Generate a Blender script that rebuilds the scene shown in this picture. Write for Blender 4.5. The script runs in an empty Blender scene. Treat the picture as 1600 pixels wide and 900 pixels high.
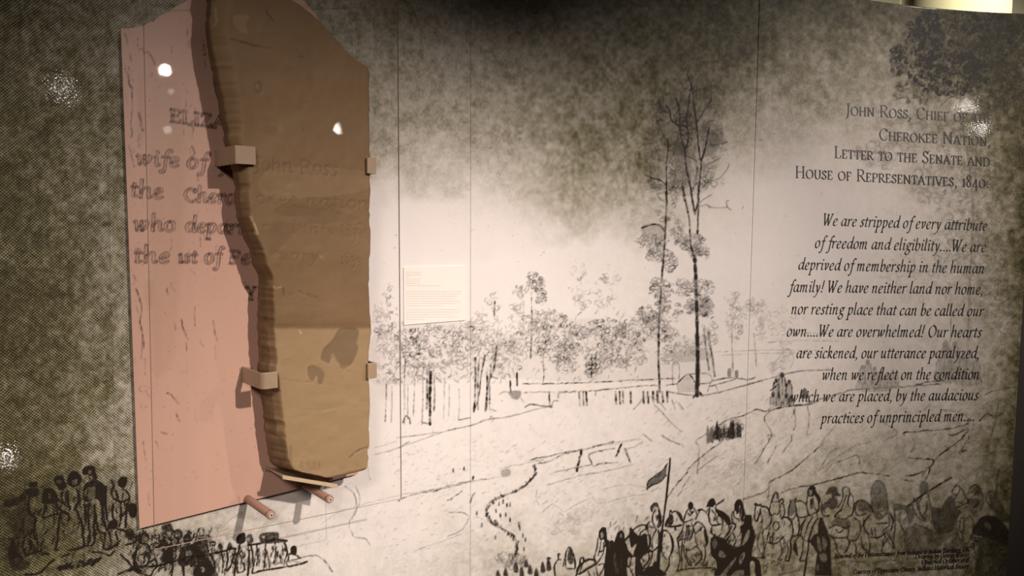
import bpy, math, random
import numpy as np
from mathutils import Matrix, Vector
random.seed(7); rng = np.random.default_rng(7)
SC = bpy.context.scene

# ------------------------------------------------------------------ camera
FPX = 1155.0; CZ = 1.60
pitch = math.radians(4.7); roll = math.radians(0.3)
F = np.array([0, math.cos(pitch), -math.sin(pitch)])
R0 = np.array([1.0, 0, 0]); U0 = np.array([0, math.sin(pitch), math.cos(pitch)])
CR = math.cos(roll)*R0 + math.sin(roll)*U0
CU = -math.sin(roll)*R0 + math.cos(roll)*U0
cd = bpy.data.cameras.new('camera'); cam = bpy.data.objects.new('camera', cd)
SC.collection.objects.link(cam); SC.camera = cam
cd.sensor_width = 36; cd.lens = 36*FPX/1600; cd.clip_start = 0.02
cam.matrix_world = Matrix(((CR[0], CU[0], -F[0], 0), (CR[1], CU[1], -F[1], 0), (CR[2], CU[2], -F[2], CZ), (0, 0, 0, 1)))

# ------------------------------------------------------------------ world, exposure
w = bpy.data.worlds.new('world'); SC.world = w; w.use_nodes = True
w.node_tree.nodes['Background'].inputs[0].default_value = (1, .85, .68, 1)
w.node_tree.nodes['Background'].inputs[1].default_value = 0.02
SC.view_settings.view_transform = 'Standard'; SC.view_settings.look = 'None'
SC.view_settings.exposure = 0.26; SC.view_settings.gamma = 1.0; SC.view_settings.use_curve_mapping = False

# ------------------------------------------------------------------ plan of the curved wall
def ray(px, py):
    px = np.asarray(px, float); py = np.asarray(py, float)
    return F[:, None]*FPX + CR[:, None]*(px.ravel()-800) + CU[:, None]*(450-py.ravel())
TH_X = [-400, 600, 660, 735, 850, 1000, 1250, 1360, 1400, 1450, 1525, 1575, 1640, 1800]
TH_Y = [48, 48, 54, 59, 62, 65, 68.5, 70, 73, 76, 81, 86, 89.5, 90]
_px = np.linspace(-400, 1800, 4401); _t = (_px-800)/FPX
_th = np.radians(np.interp(_px, TH_X, TH_Y))
_k = np.ones(61)/61; _ths = np.convolve(np.pad(_th, 30, mode='edge'), _k, 'valid'); _th = np.where(_px < 560, _th, _ths)
_g = 1/(np.tan(_th)-_t); _l = np.concatenate([[0], np.cumsum((_g[1:]+_g[:-1])/2*np.diff(_t))])
_Y = 2.0*np.exp(_l-np.interp(0, _t, _l)); _X = _Y*_t
_N = np.stack([np.cos(_th), -np.sin(_th)])
_S = np.concatenate([[0], np.cumsum(np.hypot(np.diff(_X), np.diff(_Y)))])
def offs(o): return _X+_N[0]*o, _Y+_N[1]*o
def hit(px, py, o=0.0):
    "point where the sight line through a pixel meets the wall surface moved out by o"
    d = ray(px, py); t = d[0]/d[1]; X, Y = offs(o); tt = X/Y
    y = np.interp(t, tt, Y)
    return np.stack([t*y, y, CZ+y*d[2]/d[1]], 1)
def proj(P):
    q = P-np.array([0, 0, CZ]); z = q@F
    return 800+FPX*(q@CR)/z, 450-FPX*(q@CU)/z
def s_of(px, py, o=0.0):
    p = hit([px], [py], o)[0]; X, Y = offs(o); return float(np.interp(p[0]/p[1], X/Y, _S))
def wall_at(s, o, z):
    s = np.asarray(s, float); X, Y = offs(o)
    return np.stack([np.interp(s, _S, X), np.interp(s, _S, Y), np.broadcast_to(z, s.shape)], -1)
TH0 = math.radians(48)
A3 = np.array([math.sin(TH0), math.cos(TH0), 0]); N3 = np.array([math.cos(TH0), -math.sin(TH0), 0])
P0 = hit([400], [450])[0]; P0[2] = 0
def LP(s, o, z): return P0 + A3*s + N3*o + np.array([0, 0, z])
def flat(px, py, o):
    "s, z on the flat plane that stands o in front of the straight stretch of wall"
    d = ray(px, py).T; O = np.array([0, 0, CZ]); base = P0+N3*o
    k = ((base-O)@N3)/(d@N3); p = O+d*k[:, None]
    return (p-P0)@A3, p[:, 2]
ZTOP = float(hit([1450], [11])[0, 2])

# ------------------------------------------------------------------ lamps
def aim(o, tgt):
    v = Vector(tgt)-o.location; o.rotation_euler = v.to_track_quat('-Z', 'Y').to_euler()
def spot(name, loc, tgt, watts, cone, blend=.6, rad=.03, col=(1, .80, .60)):
    l = bpy.data.lights.new(name, 'SPOT'); l.energy = watts; l.spot_size = math.radians(cone); l.spot_blend = blend
    l.shadow_soft_size = rad; l.color = col
    o = bpy.data.objects.new(name, l); SC.collection.objects.link(o); o.location = loc; aim(o, tgt); return o
def mirror(px, py, o, dist):
    p = hit([px], [py], o)[0]; i = int(np.argmin(abs(_t-p[0]/p[1]))); n = np.array([_N[0, i], _N[1, i], 0])
    d = p-np.array([0, 0, CZ]); d /= np.linalg.norm(d); r = d-2*(d@n)*n
    return p+r*dist
WARM = (1, .905, .83)
s_, z_ = flat([425], [805], .135); tip = LP(s_[0], .135, z_[0]); shd = hit([370], [841])[0]
kd = (tip-shd)/np.linalg.norm(tip-shd); KEY = tip+kd*4.2
print('KEY lamp', KEY)
spot('key_spot', KEY, hit([535], [780])[0], 310, math.degrees(.584), 1.0, .03, WARM)
spot('middle_spot', KEY+np.array([.10, -.06, 0]), hit([848], [861])[0], 235, math.degrees(.66), .75, .03, WARM)
spot('right_spot', (4.26, 1.09, 3.70), hit([1200], [681])[0], 540, math.degrees(.70), .9, .04, WARM)
spot('left_fill_spot', (-.35, -2.5, 3.6), hit([600], [1200])[0], 400, 43, 1.0, .40, WARM)
def glint(name, px, py, o, dist, watts, cone=8, rad=.04):
    L = mirror(px, py, o, dist); spot(name, L, hit([px], [py])[0], watts, cone, .5, rad, WARM); return L
L2 = glint('far_spot', 258, 110, .14, 4.6, 9, 9); L3 = glint('far_spot', 530, 201, .14, 5.0, 6, 3.6, .045)
glint('far_spot', 262, 203, .14, 4.8, .35, 5, .03); glint('far_spot', 268, 143, .14, 5.0, .12, 4, .02)
glint('far_spot', 437, 286, .14, 5.0, .03, 3, .02); glint('far_spot', 455, 289, .14, 5.2, .03, 3, .02); glint('far_spot', 515, 292, .14, 5.4, .035, 3, .025); glint('far_spot', 440, 202, .14, 5.4, .03, 3, .025)
glint('far_spot', 97, 138, 0, 4.2, 3, 9, .025); glint('low_case_spot', 8, 715, 0, 2.2, 1.8, 9, .015)
L4 = glint('far_spot', 1509, 166, 0, 3.2, 3.0, 6, .014); glint('far_spot', 1534, 200, 0, 3.1, 3.4, 6, .016)
print('lamps', L2, L3, L4)

# ------------------------------------------------------------------ mesh helpers
C = SC.collection
def mesh_obj(name, V, Fc, mat, parent=None, uv=None, attrs=None, smooth=False, mats=None, midx=None):
    V = np.ascontiguousarray(V, np.float32); me = bpy.data.meshes.new(name)
    if isinstance(Fc, np.ndarray):
        nf, k = Fc.shape; me.vertices.add(len(V)); me.vertices.foreach_set('co', V.ravel())
        me.loops.add(nf*k); me.loops.foreach_set('vertex_index', np.ascontiguousarray(Fc, np.int32).ravel())
        me.polygons.add(nf); me.polygons.foreach_set('loop_start', np.arange(0, nf*k, k, dtype=np.int32))
        me.update(calc_edges=True)
    else:
        me.from_pydata([tuple(map(float, v)) for v in V], [], [tuple(map(int, f)) for f in Fc]); me.update()
    me.polygons.foreach_set('use_smooth', np.full(len(me.polygons), bool(smooth)))
    if uv is not None:
        u = me.uv_layers.new(name='UVMap'); li = np.empty(len(me.loops), np.int32); me.loops.foreach_get('vertex_index', li)
        u.data.foreach_set('uv', np.ascontiguousarray(np.asarray(uv, np.float32)[li]).ravel())
    for k_, a in (attrs or {}).items():
        at = me.attributes.new(k_, 'FLOAT', 'POINT'); at.data.foreach_set('value', np.ascontiguousarray(a, np.float32).ravel())
    for m in (mats or [mat]): me.materials.append(m)
    if midx is not None: me.polygons.foreach_set('material_index', np.asarray(midx, np.int32))
    o = bpy.data.objects.new(name, me); C.objects.link(o)
    if parent: o.parent = parent
    return o
def empty(name, label, cat, group=None, loc=None):
    o = bpy.data.objects.new(name, None); C.objects.link(o); o.empty_display_size = .05
    if loc is not None: o.location = loc
    o['label'] = label; o['category'] = cat
    if group: o['group'] = group
    return o
def put(o, parent):
    "parent while keeping world-space coordinates"
    o.parent = parent; o.matrix_parent_inverse = Matrix.Translation(-parent.location) if parent.parent is None else Matrix.Identity(4)
    return o
def gridF(nr, nc):
    i = np.arange(nr-1)[:, None]*nc+np.arange(nc-1)[None]
    return np.stack([i, i+1, i+nc+1, i+nc], -1).reshape(-1, 4)
def hexa(c):  # eight corners: bottom four then top four
    return c, [(0, 3, 2, 1), (4, 5, 6, 7), (0, 1, 5, 4), (1, 2, 6, 5), (2, 3, 7, 6), (3, 0, 4, 7)]
def lbox(name, s0, s1, o0, o1, z0, z1, mat, parent=None, bev=0.0):
    c = [LP(s, o, z) for z in (z0, z1) for s, o in ((s0, o0), (s0, o1), (s1, o1), (s1, o0))]
    v, f = hexa(c); ob = mesh_obj(name, v, f, mat)
    if parent: put(ob, parent)
    if bev:
        m = ob.modifiers.new('b', 'BEVEL'); m.width = bev; m.segments = 2; m.limit_method = 'ANGLE'
    return ob
def wbox(name, x0, x1, y0, y1, z0, z1, mat, kind='structure'):
    c = [(x, y, z) for z in (z0, z1) for x, y in ((x0, y0), (x1, y0), (x1, y1), (x0, y1))]
    v, f = hexa(c); o = mesh_obj(name, v, f, mat); o['kind'] = kind; return o

# ------------------------------------------------------------------ materials
def mat(name, col=(.5, .5, .5), rough=.6, metal=0.0, spec=.5):
    m = bpy.data.materials.new(name); m.use_nodes = True; b = m.node_tree.nodes['Principled BSDF']
    b.inputs['Base Color'].default_value = (*col, 1); b.inputs['Roughness'].default_value = rough
    b.inputs['Metallic'].default_value = metal; b.inputs['Specular IOR Level'].default_value = spec
    return m
class NT:
    def __init__(s, m): s.t = m.node_tree; s.b = s.t.nodes['Principled BSDF']
    def n(s, typ, **k):
        x = s.t.nodes.new(typ)
        for a, v in k.items(): setattr(x, a, v)
        return x
    def l(s, a, b): s.t.links.new(a, b)
    def val(s, i, v):
        if hasattr(v, 'is_linked') or isinstance(v, bpy.types.NodeSocket): s.l(v, i)
        else: i.default_value = v
    def m(s, op, a, b=0.0, c=0.0, clamp=False):
        x = s.n('ShaderNodeMath', operation=op, use_clamp=clamp)
        s.val(x.inputs[0], a); s.val(x.inputs[1], b); s.val(x.inputs[2], c); return x.outputs[0]
    def mix(s, f, a, b):
        x = s.n('ShaderNodeMix', data_type='RGBA'); s.val(x.inputs[0], f)
        s.val(x.inputs[6], a if not isinstance(a, tuple) else (*a, 1)); s.val(x.inputs[7], b if not isinstance(b, tuple) else (*b, 1)); return x.outputs[2]
    def noise(s, vec, scale, detail=2, rough=.5, sx=1, sy=1):
        mp = s.n('ShaderNodeMapping'); mp.inputs['Scale'].default_value = (sx, sy, 1); s.l(vec, mp.inputs[0])
        x = s.n('ShaderNodeTexNoise'); x.inputs['Scale'].default_value = scale; x.inputs['Detail'].default_value = detail
        x.inputs['Roughness'].default_value = rough; s.l(mp.outputs[0], x.inputs['Vector']); return x.outputs[0]
    def attr(s, name): x = s.n('ShaderNodeAttribute', attribute_name=name); return x.outputs['Fac']
    def bump(s, h, strength, dist=.001):
        x = s.n('ShaderNodeBump'); x.inputs['Strength'].default_value = strength; x.inputs['Distance'].default_value = dist
        s.l(h, x.inputs['Height']); s.l(x.outputs[0], s.b.inputs['Normal']); return x.outputs[0]

def mural_material():
    m = mat('mural_print', rough=.5); t = NT(m)
    uv = t.n('ShaderNodeUVMap').outputs[0]; sep = t.n('ShaderNodeSeparateXYZ'); t.l(uv, sep.inputs[0]); u, v = sep.outputs[0], sep.outputs[1]
    tone, ink = t.attr('tone'), t.attr('ink')
    n1 = t.noise(uv, 42, 3, .6, 1, .75); n2 = t.noise(uv, 170, 2, .6, 1, .7); n3 = t.noise(uv, 420, 1)
    k = 2*math.pi/.0056
    a = t.m('SINE', t.m('MULTIPLY', u, k)); b = t.m('SINE', t.m('MULTIPLY', v, k))
    ht = t.m('MULTIPLY', a, b)
    fade = t.n('ShaderNodeMapRange'); t.l(u, fade.inputs[0]); fade.inputs[1].default_value = HT0; fade.inputs[2].default_value = HT1
    fade.inputs[3].default_value = .50; fade.inputs[4].default_value = .04
    sat = t.m('ADD', t.m('MULTIPLY', tone, 2.6, clamp=True), .06)
    tt = t.m('ADD', t.m('ADD', t.m('MULTIPLY', t.m('SUBTRACT', n1, .5), .62), t.m('MULTIPLY', t.m('SUBTRACT', n2, .5), .75)), t.m('MULTIPLY', ht, fade.outputs[0]))
    tone2 = t.m('ADD', tone, t.m('MULTIPLY', tt, sat), clamp=True)
    paper = t.mix(t.noise(uv, 2.5, 2), (.78, .71, .69), (.85, .755, .70))
    wash = t.mix(t.noise(uv, 6, 3), (.040, .036, .014), (.058, .042, .022))
    base = t.mix(tone2, t.mix(t.m('MULTIPLY', tone, 1.25, clamp=True), paper, (.43, .375, .19)), wash)
    ia = t.m('MULTIPLY', ink, t.m('ADD', .62, t.m('MULTIPLY', t.m('ADD', n2, n3), .72)), clamp=True)
    t.l(t.mix(ia, base, (.024, .017, .012)), t.b.inputs['Base Color'])
    t.b.inputs['Coat Weight'].default_value = .26; t.b.inputs['Specular IOR Level'].default_value = .14; t.b.inputs['Coat Roughness'].default_value = .045
    bm = t.bump(t.noise(uv, 260, 2, .7), .55, .0006)
    cb = t.n('ShaderNodeBump'); cb.inputs['Strength'].default_value = .13; cb.inputs['Distance'].default_value = .0006
    t.l(t.noise(uv, 210, 1, .5), cb.inputs['Height']); t.l(cb.outputs[0], t.b.inputs['Coat Normal'])
    return m
def ink_mat(name, col):
    m = mat(name, col, .5); t = NT(m); g = t.n('ShaderNodeTexCoord')
    t.l(t.mix(t.noise(g.outputs['Object'], 300, 1), col, tuple(c*1.8 for c in col)), t.b.inputs['Base Color']); return m
def pink_material():
    m = mat('pink_panel_print', rough=.42); t = NT(m)
    uv = t.n('ShaderNodeUVMap').outputs[0]; ink, st = t.attr('ink'), t.attr('stain')
    n1 = t.noise(uv, 3.5, 3, .6, 2.5, .6); n2 = t.noise(uv, 220, 2)
    base = t.mix(n1, (.57, .325, .25), (.66, .405, .305))
    base = t.mix(t.m('MULTIPLY', t.m('SUBTRACT', n2, .5), .35, clamp=True), base, (.45, .24, .19))
    base = t.mix(st, base, (.42, .25, .15))
    t.l(t.mix(t.m('MULTIPLY', ink, t.m('ADD', .65, n2), clamp=True), base, (.065, .022, .02)), t.b.inputs['Base Color'])
    t.bump(t.noise(uv, 120, 2), .05, .0005); return m
def stone_material():
    m = mat('brown_sandstone', rough=.62, spec=.35); t = NT(m)
    g = t.n('ShaderNodeTexCoord').outputs['Object']; dk, lt = t.attr('dark'), t.attr('light')
    n1 = t.noise(g, 7, 4, .6); n2 = t.noise(g, 90, 4, .7); n3 = t.noise(g, 500, 2)
    mp = t.n('ShaderNodeMapping'); mp.inputs['Scale'].default_value = (2, 2, 26); t.l(g, mp.inputs[0])
    band = t.n('ShaderNodeTexNoise'); band.inputs['Scale'].default_value = 1.0; band.inputs['Detail'].default_value = 3; t.l(mp.outputs[0], band.inputs['Vector'])
    base = t.mix(n1, (.185, .108, .048), (.285, .172, .082))
    base = t.mix(t.m('MULTIPLY', band.outputs[0], .35), base, (.16, .088, .038))
    base = t.mix(t.m('MULTIPLY', n2, .35), base, (.13, .078, .04))
    base = t.mix(lt, base, (.66, .46, .26)); base = t.mix(dk, base, (.10, .06, .032))
    t.l(base, t.b.inputs['Base Color'])
    t.bump(t.m('ADD', n2, t.m('MULTIPLY', n3, .4)), .35, .0015); return m
def metal_paint(name, col, rough=.38):
    m = mat(name, col, rough); t = NT(m); g = t.n('ShaderNodeTexCoord').outputs['Object']
    t.l(t.mix(t.noise(g, 60, 3), col, tuple(c*.82 for c in col)), t.b.inputs['Base Color'])
    t.bump(t.noise(g, 300, 2), .08, .0003); return m
def plaster(name, c1, c2, rough=.85, scale=4):
    m = mat(name, c1, rough); t = NT(m); g = t.n('ShaderNodeTexCoord').outputs['Object']
    t.l(t.mix(t.noise(g, scale, 4), c1, c2), t.b.inputs['Base Color']); t.bump(t.noise(g, 150, 2), .1, .001); return m
def acrylic():
    m = bpy.data.materials.new('clear_acrylic'); m.use_nodes = True; nt = m.node_tree; nt.nodes.clear()
    out = nt.nodes.new('ShaderNodeOutputMaterial'); tr = nt.nodes.new('ShaderNodeBsdfTransparent'); tr.inputs[0].default_value = (.995, .993, .99, 1)
    gl = nt.nodes.new('ShaderNodeBsdfGlossy'); gl.inputs['Roughness'].default_value = .02
    fr = nt.nodes.new('ShaderNodeFresnel'); fr.inputs[0].default_value = 1.33
    tc = nt.nodes.new('ShaderNodeTexCoord'); nz = nt.nodes.new('ShaderNodeTexNoise'); nz.inputs['Scale'].default_value = 120
    bp = nt.nodes.new('ShaderNodeBump'); bp.inputs['Strength'].default_value = .02; bp.inputs['Distance'].default_value = .0005
    nt.links.new(tc.outputs['Object'], nz.inputs['Vector']); nt.links.new(nz.outputs[0], bp.inputs['Height']); nt.links.new(bp.outputs[0], gl.inputs['Normal'])
    mx = nt.nodes.new('ShaderNodeMixShader'); ge = nt.nodes.new('ShaderNodeNewGeometry'); sb_ = nt.nodes.new('ShaderNodeMath'); sb_.operation = 'MULTIPLY'; iv = nt.nodes.new('ShaderNodeMath'); iv.operation = 'SUBTRACT'; iv.inputs[0].default_value = 1
    nt.links.new(ge.outputs['Backfacing'], iv.inputs[1]); nt.links.new(iv.outputs[0], sb_.inputs[0]); nt.links.new(fr.outputs[0], sb_.inputs[1]); nt.links.new(sb_.outputs[0], mx.inputs[0]); nt.links.new(tr.outputs[0], mx.inputs[1]); nt.links.new(gl.outputs[0], mx.inputs[2]); nt.links.new(mx.outputs[0], out.inputs[0])
    return m

# ------------------------------------------------------------------ a raster of print density, later stored on the mesh points
def cat(pts, closed=False, step=1.0):
    P = np.asarray(pts, float)
    if len(P) < 3: return P
    if closed: Q = np.vstack([P[-1], P, P[0], P[1]])
    else: Q = np.vstack([2*P[0]-P[1], P, 2*P[-1]-P[-2]])
    out = []
    for i in range(1, len(Q)-2):
        p0, p1, p2, p3 = Q[i-1], Q[i], Q[i+1], Q[i+2]; n = max(2, int(np.hypot(*(p2-p1))/step)+1)
        t = np.linspace(0, 1, n, endpoint=False)[:, None]
        out.append(.5*((2*p1)+(-p0+p2)*t+(2*p0-5*p1+4*p2-p3)*t*t+(-p0+3*p1-3*p2+p3)*t**3))
    out.append(Q[-2][None]); return np.vstack(out)
class Canvas:
    def __init__(s, x0, y0, x1, y1):
        s.x0, s.y0 = x0, y0; s.a = np.zeros((y1-y0, x1-x0), np.float32); s.q = []
    def dabs(s, x, y, r, a):
        x = np.atleast_1d(np.asarray(x, float)); s.q.append((x, np.asarray(y, float)+0*x, r+0*x, a+0*x))
    def line(s, pts, w=1.4, a=.8, sm=True, rough=.35, jit=.35, closed=False):
        P = cat(pts, closed) if sm and len(pts) > 2 else np.asarray(pts, float)
        seg = np.hypot(*np.diff(P, axis=0).T); L = np.concatenate([[0], np.cumsum(seg)])
        if L[-1] < .5: return
        n = int(L[-1]/.6)+2; d = np.linspace(0, L[-1], n); x = np.interp(d, L, P[:, 0]); y = np.interp(d, L, P[:, 1])
        def sn(k): return np.interp(d, np.arange(0, L[-1]+k*2, k), rng.uniform(-1, 1, len(np.arange(0, L[-1]+k*2, k))))
        x = x+sn(5)*jit; y = y+sn(5)*jit
        s.dabs(x, y, w/2*(1+.3*sn(6)), np.clip(a*(1+rough*sn(3)+rough*.5*sn(9)), 0, 1))
    def flush(s):
        if not s.q: return
        X, Y, Rr, A_ = [np.concatenate([q[i] for q in s.q]) for i in range(4)]; s.q = []
        H, W = s.a.shape; X = X-s.x0; Y = Y-s.y0
        for lo, hi in ((0, 1.6), (1.6, 4), (4, 12)):
            k = (Rr >= lo) & (Rr < hi)
            if not k.any(): continue
            x, y, r, a = X[k], Y[k], Rr[k], A_[k]; K = int(hi+1.5)
            ix, iy = np.round(x).astype(int), np.round(y).astype(int)
            for dy in range(-K, K+1):
                for dx in range(-K, K+1):
                    jx, jy = ix+dx, iy+dy; dist = np.hypot(jx-x, jy-y); v = a*np.clip(r+.55-dist, 0, 1)
                    g = (v > .01) & (jx >= 0) & (jy >= 0) & (jx < W) & (jy < H)
                    np.maximum.at(s.a, (jy[g], jx[g]), v[g])
    def poly(s, pts, a=.9, sm=True, mode='max', soft=.7):
        s.flush(); P = cat(pts, True, 2) if sm else np.asarray(pts, float)
        x0, y0 = np.floor(P.min(0)-2).astype(int); x1, y1 = np.ceil(P.max(0)+3).astype(int)
        H, W = s.a.shape; x0 = max(x0, s.x0); y0 = max(y0, s.y0); x1 = min(x1, s.x0+W); y1 = min(y1, s.y0+H)
        if x1 <= x0 or y1 <= y0: return
        acc = 0
        for ox, oy in ((-.25, -.25), (.25, -.25), (-.25, .25), (.25, .25)):
            gx, gy = np.meshgrid(np.arange(x0, x1)+ox, np.arange(y0, y1)+oy); ins = np.zeros(gx.shape, bool)
            for (ax, ay), (bx, by) in zip(P, np.roll(P, -1, 0)):
                if ay == by: continue
                ins ^= ((ay > gy) != (by > gy)) & (gx < (bx-ax)*(gy-ay)/(by-ay)+ax)
            acc = acc+ins/4
        sub = s.a[y0-s.y0:y1-s.y0, x0-s.x0:x1-s.x0]
        if mode == 'max': np.maximum(sub, acc*a, out=sub)
        elif mode == 'add': sub += acc*a
        else: sub[...] = sub*(1-acc)+acc*a
    def foliage(s, cx, cy, rx, ry, n, a=.5, w=1.2, r=(2, 5)):
        for _ in range(n):
            th = rng.uniform(0, 6.28); q = math.sqrt(rng.uniform(0, 1)); x = cx+rx*q*math.cos(th); y = cy+ry*q*math.sin(th)
            rr = rng.uniform(*r); a0 = rng.uniform(0, 6.28); aa = a0+np.linspace(0, rng.uniform(1.6, 5.0), 7)
            s.line(np.stack([x+rr*np.cos(aa), y+rr*np.sin(aa)*rng.uniform(.6, 1.2)], 1), w*rng.uniform(.7, 1.3), a*rng.uniform(.35, 1.15), rough=.5)
    def grass(s, x0, y0, x1, y1, n, a=.3, w=1, ang=-45, ln=(3, 9)):
        for _ in range(n):
            x, y = rng.uniform(x0, x1), rng.uniform(y0, y1); g = math.radians(ang+rng.uniform(-25, 25)); q = rng.uniform(*ln)
            s.line([(x, y), (x+q*math.cos(g)*.5+rng.uniform(-1, 1), y+q*math.sin(g)*.5), (x+q*math.cos(g), y+q*math.sin(g))], w, a*rng.uniform(.3, 1))
    def sample(s, px, py):
        s.flush(); H, W = s.a.shape; x = np.clip(px-s.x0, 0, W-1.01); y = np.clip(py-s.y0, 0, H-1.01)
        i, j = x.astype(int), y.astype(int); fx, fy = x-i, y-j; a = s.a
        return a[j, i]*(1-fx)*(1-fy)+a[j, i+1]*fx*(1-fy)+a[j+1, i]*(1-fx)*fy+a[j+1, i+1]*fx*fy
# ------------------------------------------------------------------ pen-stroke lettering (skeleton letters drawn with a broad nib)
def _g(txt):
    D = {}
    for ln in txt.strip().split('\n'):
        ch, adv, rest = ln.split(' ', 2); st = []
        for s in rest.split(';'):
            s = s.split(); st.append((s[0], [tuple(map(float, p.split(','))) for p in s[1:]]))
        D[ch] = (float(adv), st)
    return D
ITAL = _g('''a 96 S 76,88 52,98 26,84 10,46 18,10 40,6 62,36 76,90;S 78,98 70,40 72,10 84,2 96,16
b 88 L 20,170 14,40;S 14,40 18,8 40,0 66,24 74,64 60,94 38,92 16,56
c 74 S 64,80 48,98 24,84 8,44 18,8 42,0 64,18
d 98 S 86,170 77,60 73,12 84,2 96,16;S 76,86 52,98 26,84 10,46 18,10 40,6 62,36 76,80
e 76 S 12,44 40,52 60,74 50,96 28,90 10,52 14,12 38,0 62,18
f 58 S 84,156 66,170 50,148 38,80 26,-34 8,-66 -8,-56;L 12,96 66,96
g 86 S 66,90 46,98 22,80 20,52 40,40 62,58 64,84 50,98;S 34,42 18,24 50,8 70,-16 50,-58 16,-60 2,-36 20,-10 50,4;S 62,88 76,98 88,94
h 96 L 20,170 12,0;S 14,50 36,88 60,98 70,80 66,30 72,4 88,12
i 46 S 6,84 20,98 22,70 18,20 26,2 42,14;L 34,134 24,146
k 84 L 20,170 12,0;S 14,44 50,60 60,84 44,98 20,60;S 34,52 50,20 76,2
l 44 S 20,170 16,80 14,20 22,2 38,12
m 140 S 4,84 16,98 18,70 14,0;S 16,50 36,90 54,98 60,76 56,0;S 58,50 78,90 98,98 106,78 100,28 108,2 124,12
n 98 S 4,84 16,98 18,70 14,0;S 16,50 38,90 58,98 68,78 62,28 70,2 86,12
o 84 S 40,98 16,80 8,42 18,8 40,0 64,20 72,58 62,90 40,98
p 90 S 4,84 18,98 20,60 10,-68;L -6,-70 26,-70;S 18,56 36,90 58,96 74,66 62,20 38,0 16,16
r 68 S 4,84 16,98 18,70 14,0;S 16,52 34,86 52,98 64,88
s 64 S 56,84 38,98 20,84 26,60 44,40 42,10 22,0 4,14
t 54 S 30,128 22,70 18,20 26,2 44,12;L 6,96 52,96
u 98 S 4,84 18,98 20,70 16,22 26,2 48,20 66,60;S 72,98 66,50 66,16 74,2 90,12
v 80 S 4,86 18,98 26,60 28,2;S 28,2 56,40 66,80 54,98
w 126 S 4,86 16,98 22,60 24,2;S 24,2 50,40 62,90;L 62,96 66,2;S 66,2 96,40 108,80 96,98
y 84 S 4,86 18,98 28,60 34,8;S 68,98 60,50 40,-10 14,-60 -8,-62
z 78 L 8,94 62,94 8,4 66,4
, 38 S 16,8 22,-6 8,-32
. 40 L 22,1 10,15
! 56 L 34,165 20,44;L 22,1 10,15
W 150 L 4,160 30,0;L 30,0 78,150;L 62,160 84,0;L 84,0 132,160;L -8,160 20,160;L 116,160 146,160
O 136 S 66,162 24,130 10,76 30,20 66,-2 108,30 122,84 104,136 66,162''')
ROM = _g('''A 92 L 6,0 44,100;L 44,100 84,0;L 20,36 68,36;L -4,0 18,0;L 70,0 98,0
C 86 S 76,80 54,100 22,88 6,50 22,10 54,-2 80,16;L 76,96 76,76
D 94 L 16,0 16,100;S 4,100 50,100 80,78 86,48 72,14 46,0 4,0
E 74 L 16,0 16,100;L 4,100 62,100 62,82;L 16,52 50,52;L 4,0 62,0 68,20
F 68 L 16,0 16,100;L 4,100 62,100 62,82;L 16,52 50,52;L 4,0 30,0
G 92 S 76,80 54,100 22,88 6,50 22,10 54,-2 80,8;L 80,8 80,42;L 66,42 90,42
H 98 L 16,0 16,100;L 80,0 80,100;L 16,52 80,52;L 4,0 28,0;L 4,100 28,100;L 68,0 92,0;L 68,100 92,100
I 36 L 18,0 18,100;L 6,0 30,0;L 6,100 30,100
J 42 S 24,100 24,30 16,-20 -4,-30;L 10,100 38,100
K 88 L 16,0 16,100;L 74,100 18,48;L 34,60 82,0;L 4,0 28,0;L 4,100 28,100;L 62,100 84,100;L 70,0 92,0
L 70 L 16,0 16,100;L 4,0 60,0 66,22;L 4,100 30,100
N 100 L 16,0 16,100;L 14,100 82,2;L 82,0 82,100;L 2,100 18,100;L 4,0 28,0;L 70,100 94,100
O 102 S 50,102 18,86 6,50 20,10 50,-2 82,14 94,50 80,88 50,102
P 76 L 16,0 16,100;S 4,100 46,100 68,88 68,64 46,48 16,46;L 4,0 32,0
R 86 L 16,0 16,100;S 4,100 46,100 66,88 66,64 46,50 16,48;L 40,48 80,0 92,0;L 4,0 32,0
S 66 S 56,82 34,101 14,86 16,66 48,42 56,18 34,-2 6,14;L 56,96 57,78;L 6,4 5,24
T 80 L 40,0 40,100;L 4,80 6,100 74,100 76,80;L 26,0 54,0
U 94 S 16,100 16,36 26,6 48,-2 70,8 78,36 78,100;L 4,100 30,100;L 64,100 90,100
V 88 L 6,100 44,0;L 44,0 82,100;L -4,100 20,100;L 70,100 94,100
W 126 L 6,100 34,0;L 34,0 64,96;L 62,100 90,0;L 90,0 118,100;L -4,100 20,100;L 106,100 128,100
Z 78 L 10,82 10,100 70,100;L 70,100 8,0;L 8,0 70,0 72,20
B 78 L 16,0 16,100;S 4,100 44,100 62,88 60,64 40,52 16,52;S 40,52 66,46 70,20 52,2 4,0
Y 84 L 6,100 42,48;L 42,48 78,100;L 42,48 42,0;L 28,0 56,0;L -4,100 20,100;L 66,100 90,100
1 40 L 20,0 20,96;L 6,0 34,0;L 6,88 20,96
8 72 S 36,140 14,118 22,90 44,68 60,30 36,-2 12,28 26,66 54,96 60,122 36,140
4 82 L 56,-42 56,98;L 56,98 6,12;L 6,8 80,8
0 90 S 44,98 16,80 8,48 18,10 44,-2 72,12 82,50 70,84 44,98
9 72 S 60,90 40,100 14,84 16,56 40,48 62,66 66,90 56,20 20,-34
5 66 L 56,100 18,100;S 18,100 14,56 40,60 58,30 40,-16 4,-28
3 66 S 8,90 30,100 52,84 42,56 24,50 56,36 56,-10 30,-40 4,-30
, 36 S 18,8 24,-8 8,-34
. 32 L 16,0 16,14
: 40 L 18,2 18,16;L 18,62 18,76''')
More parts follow.
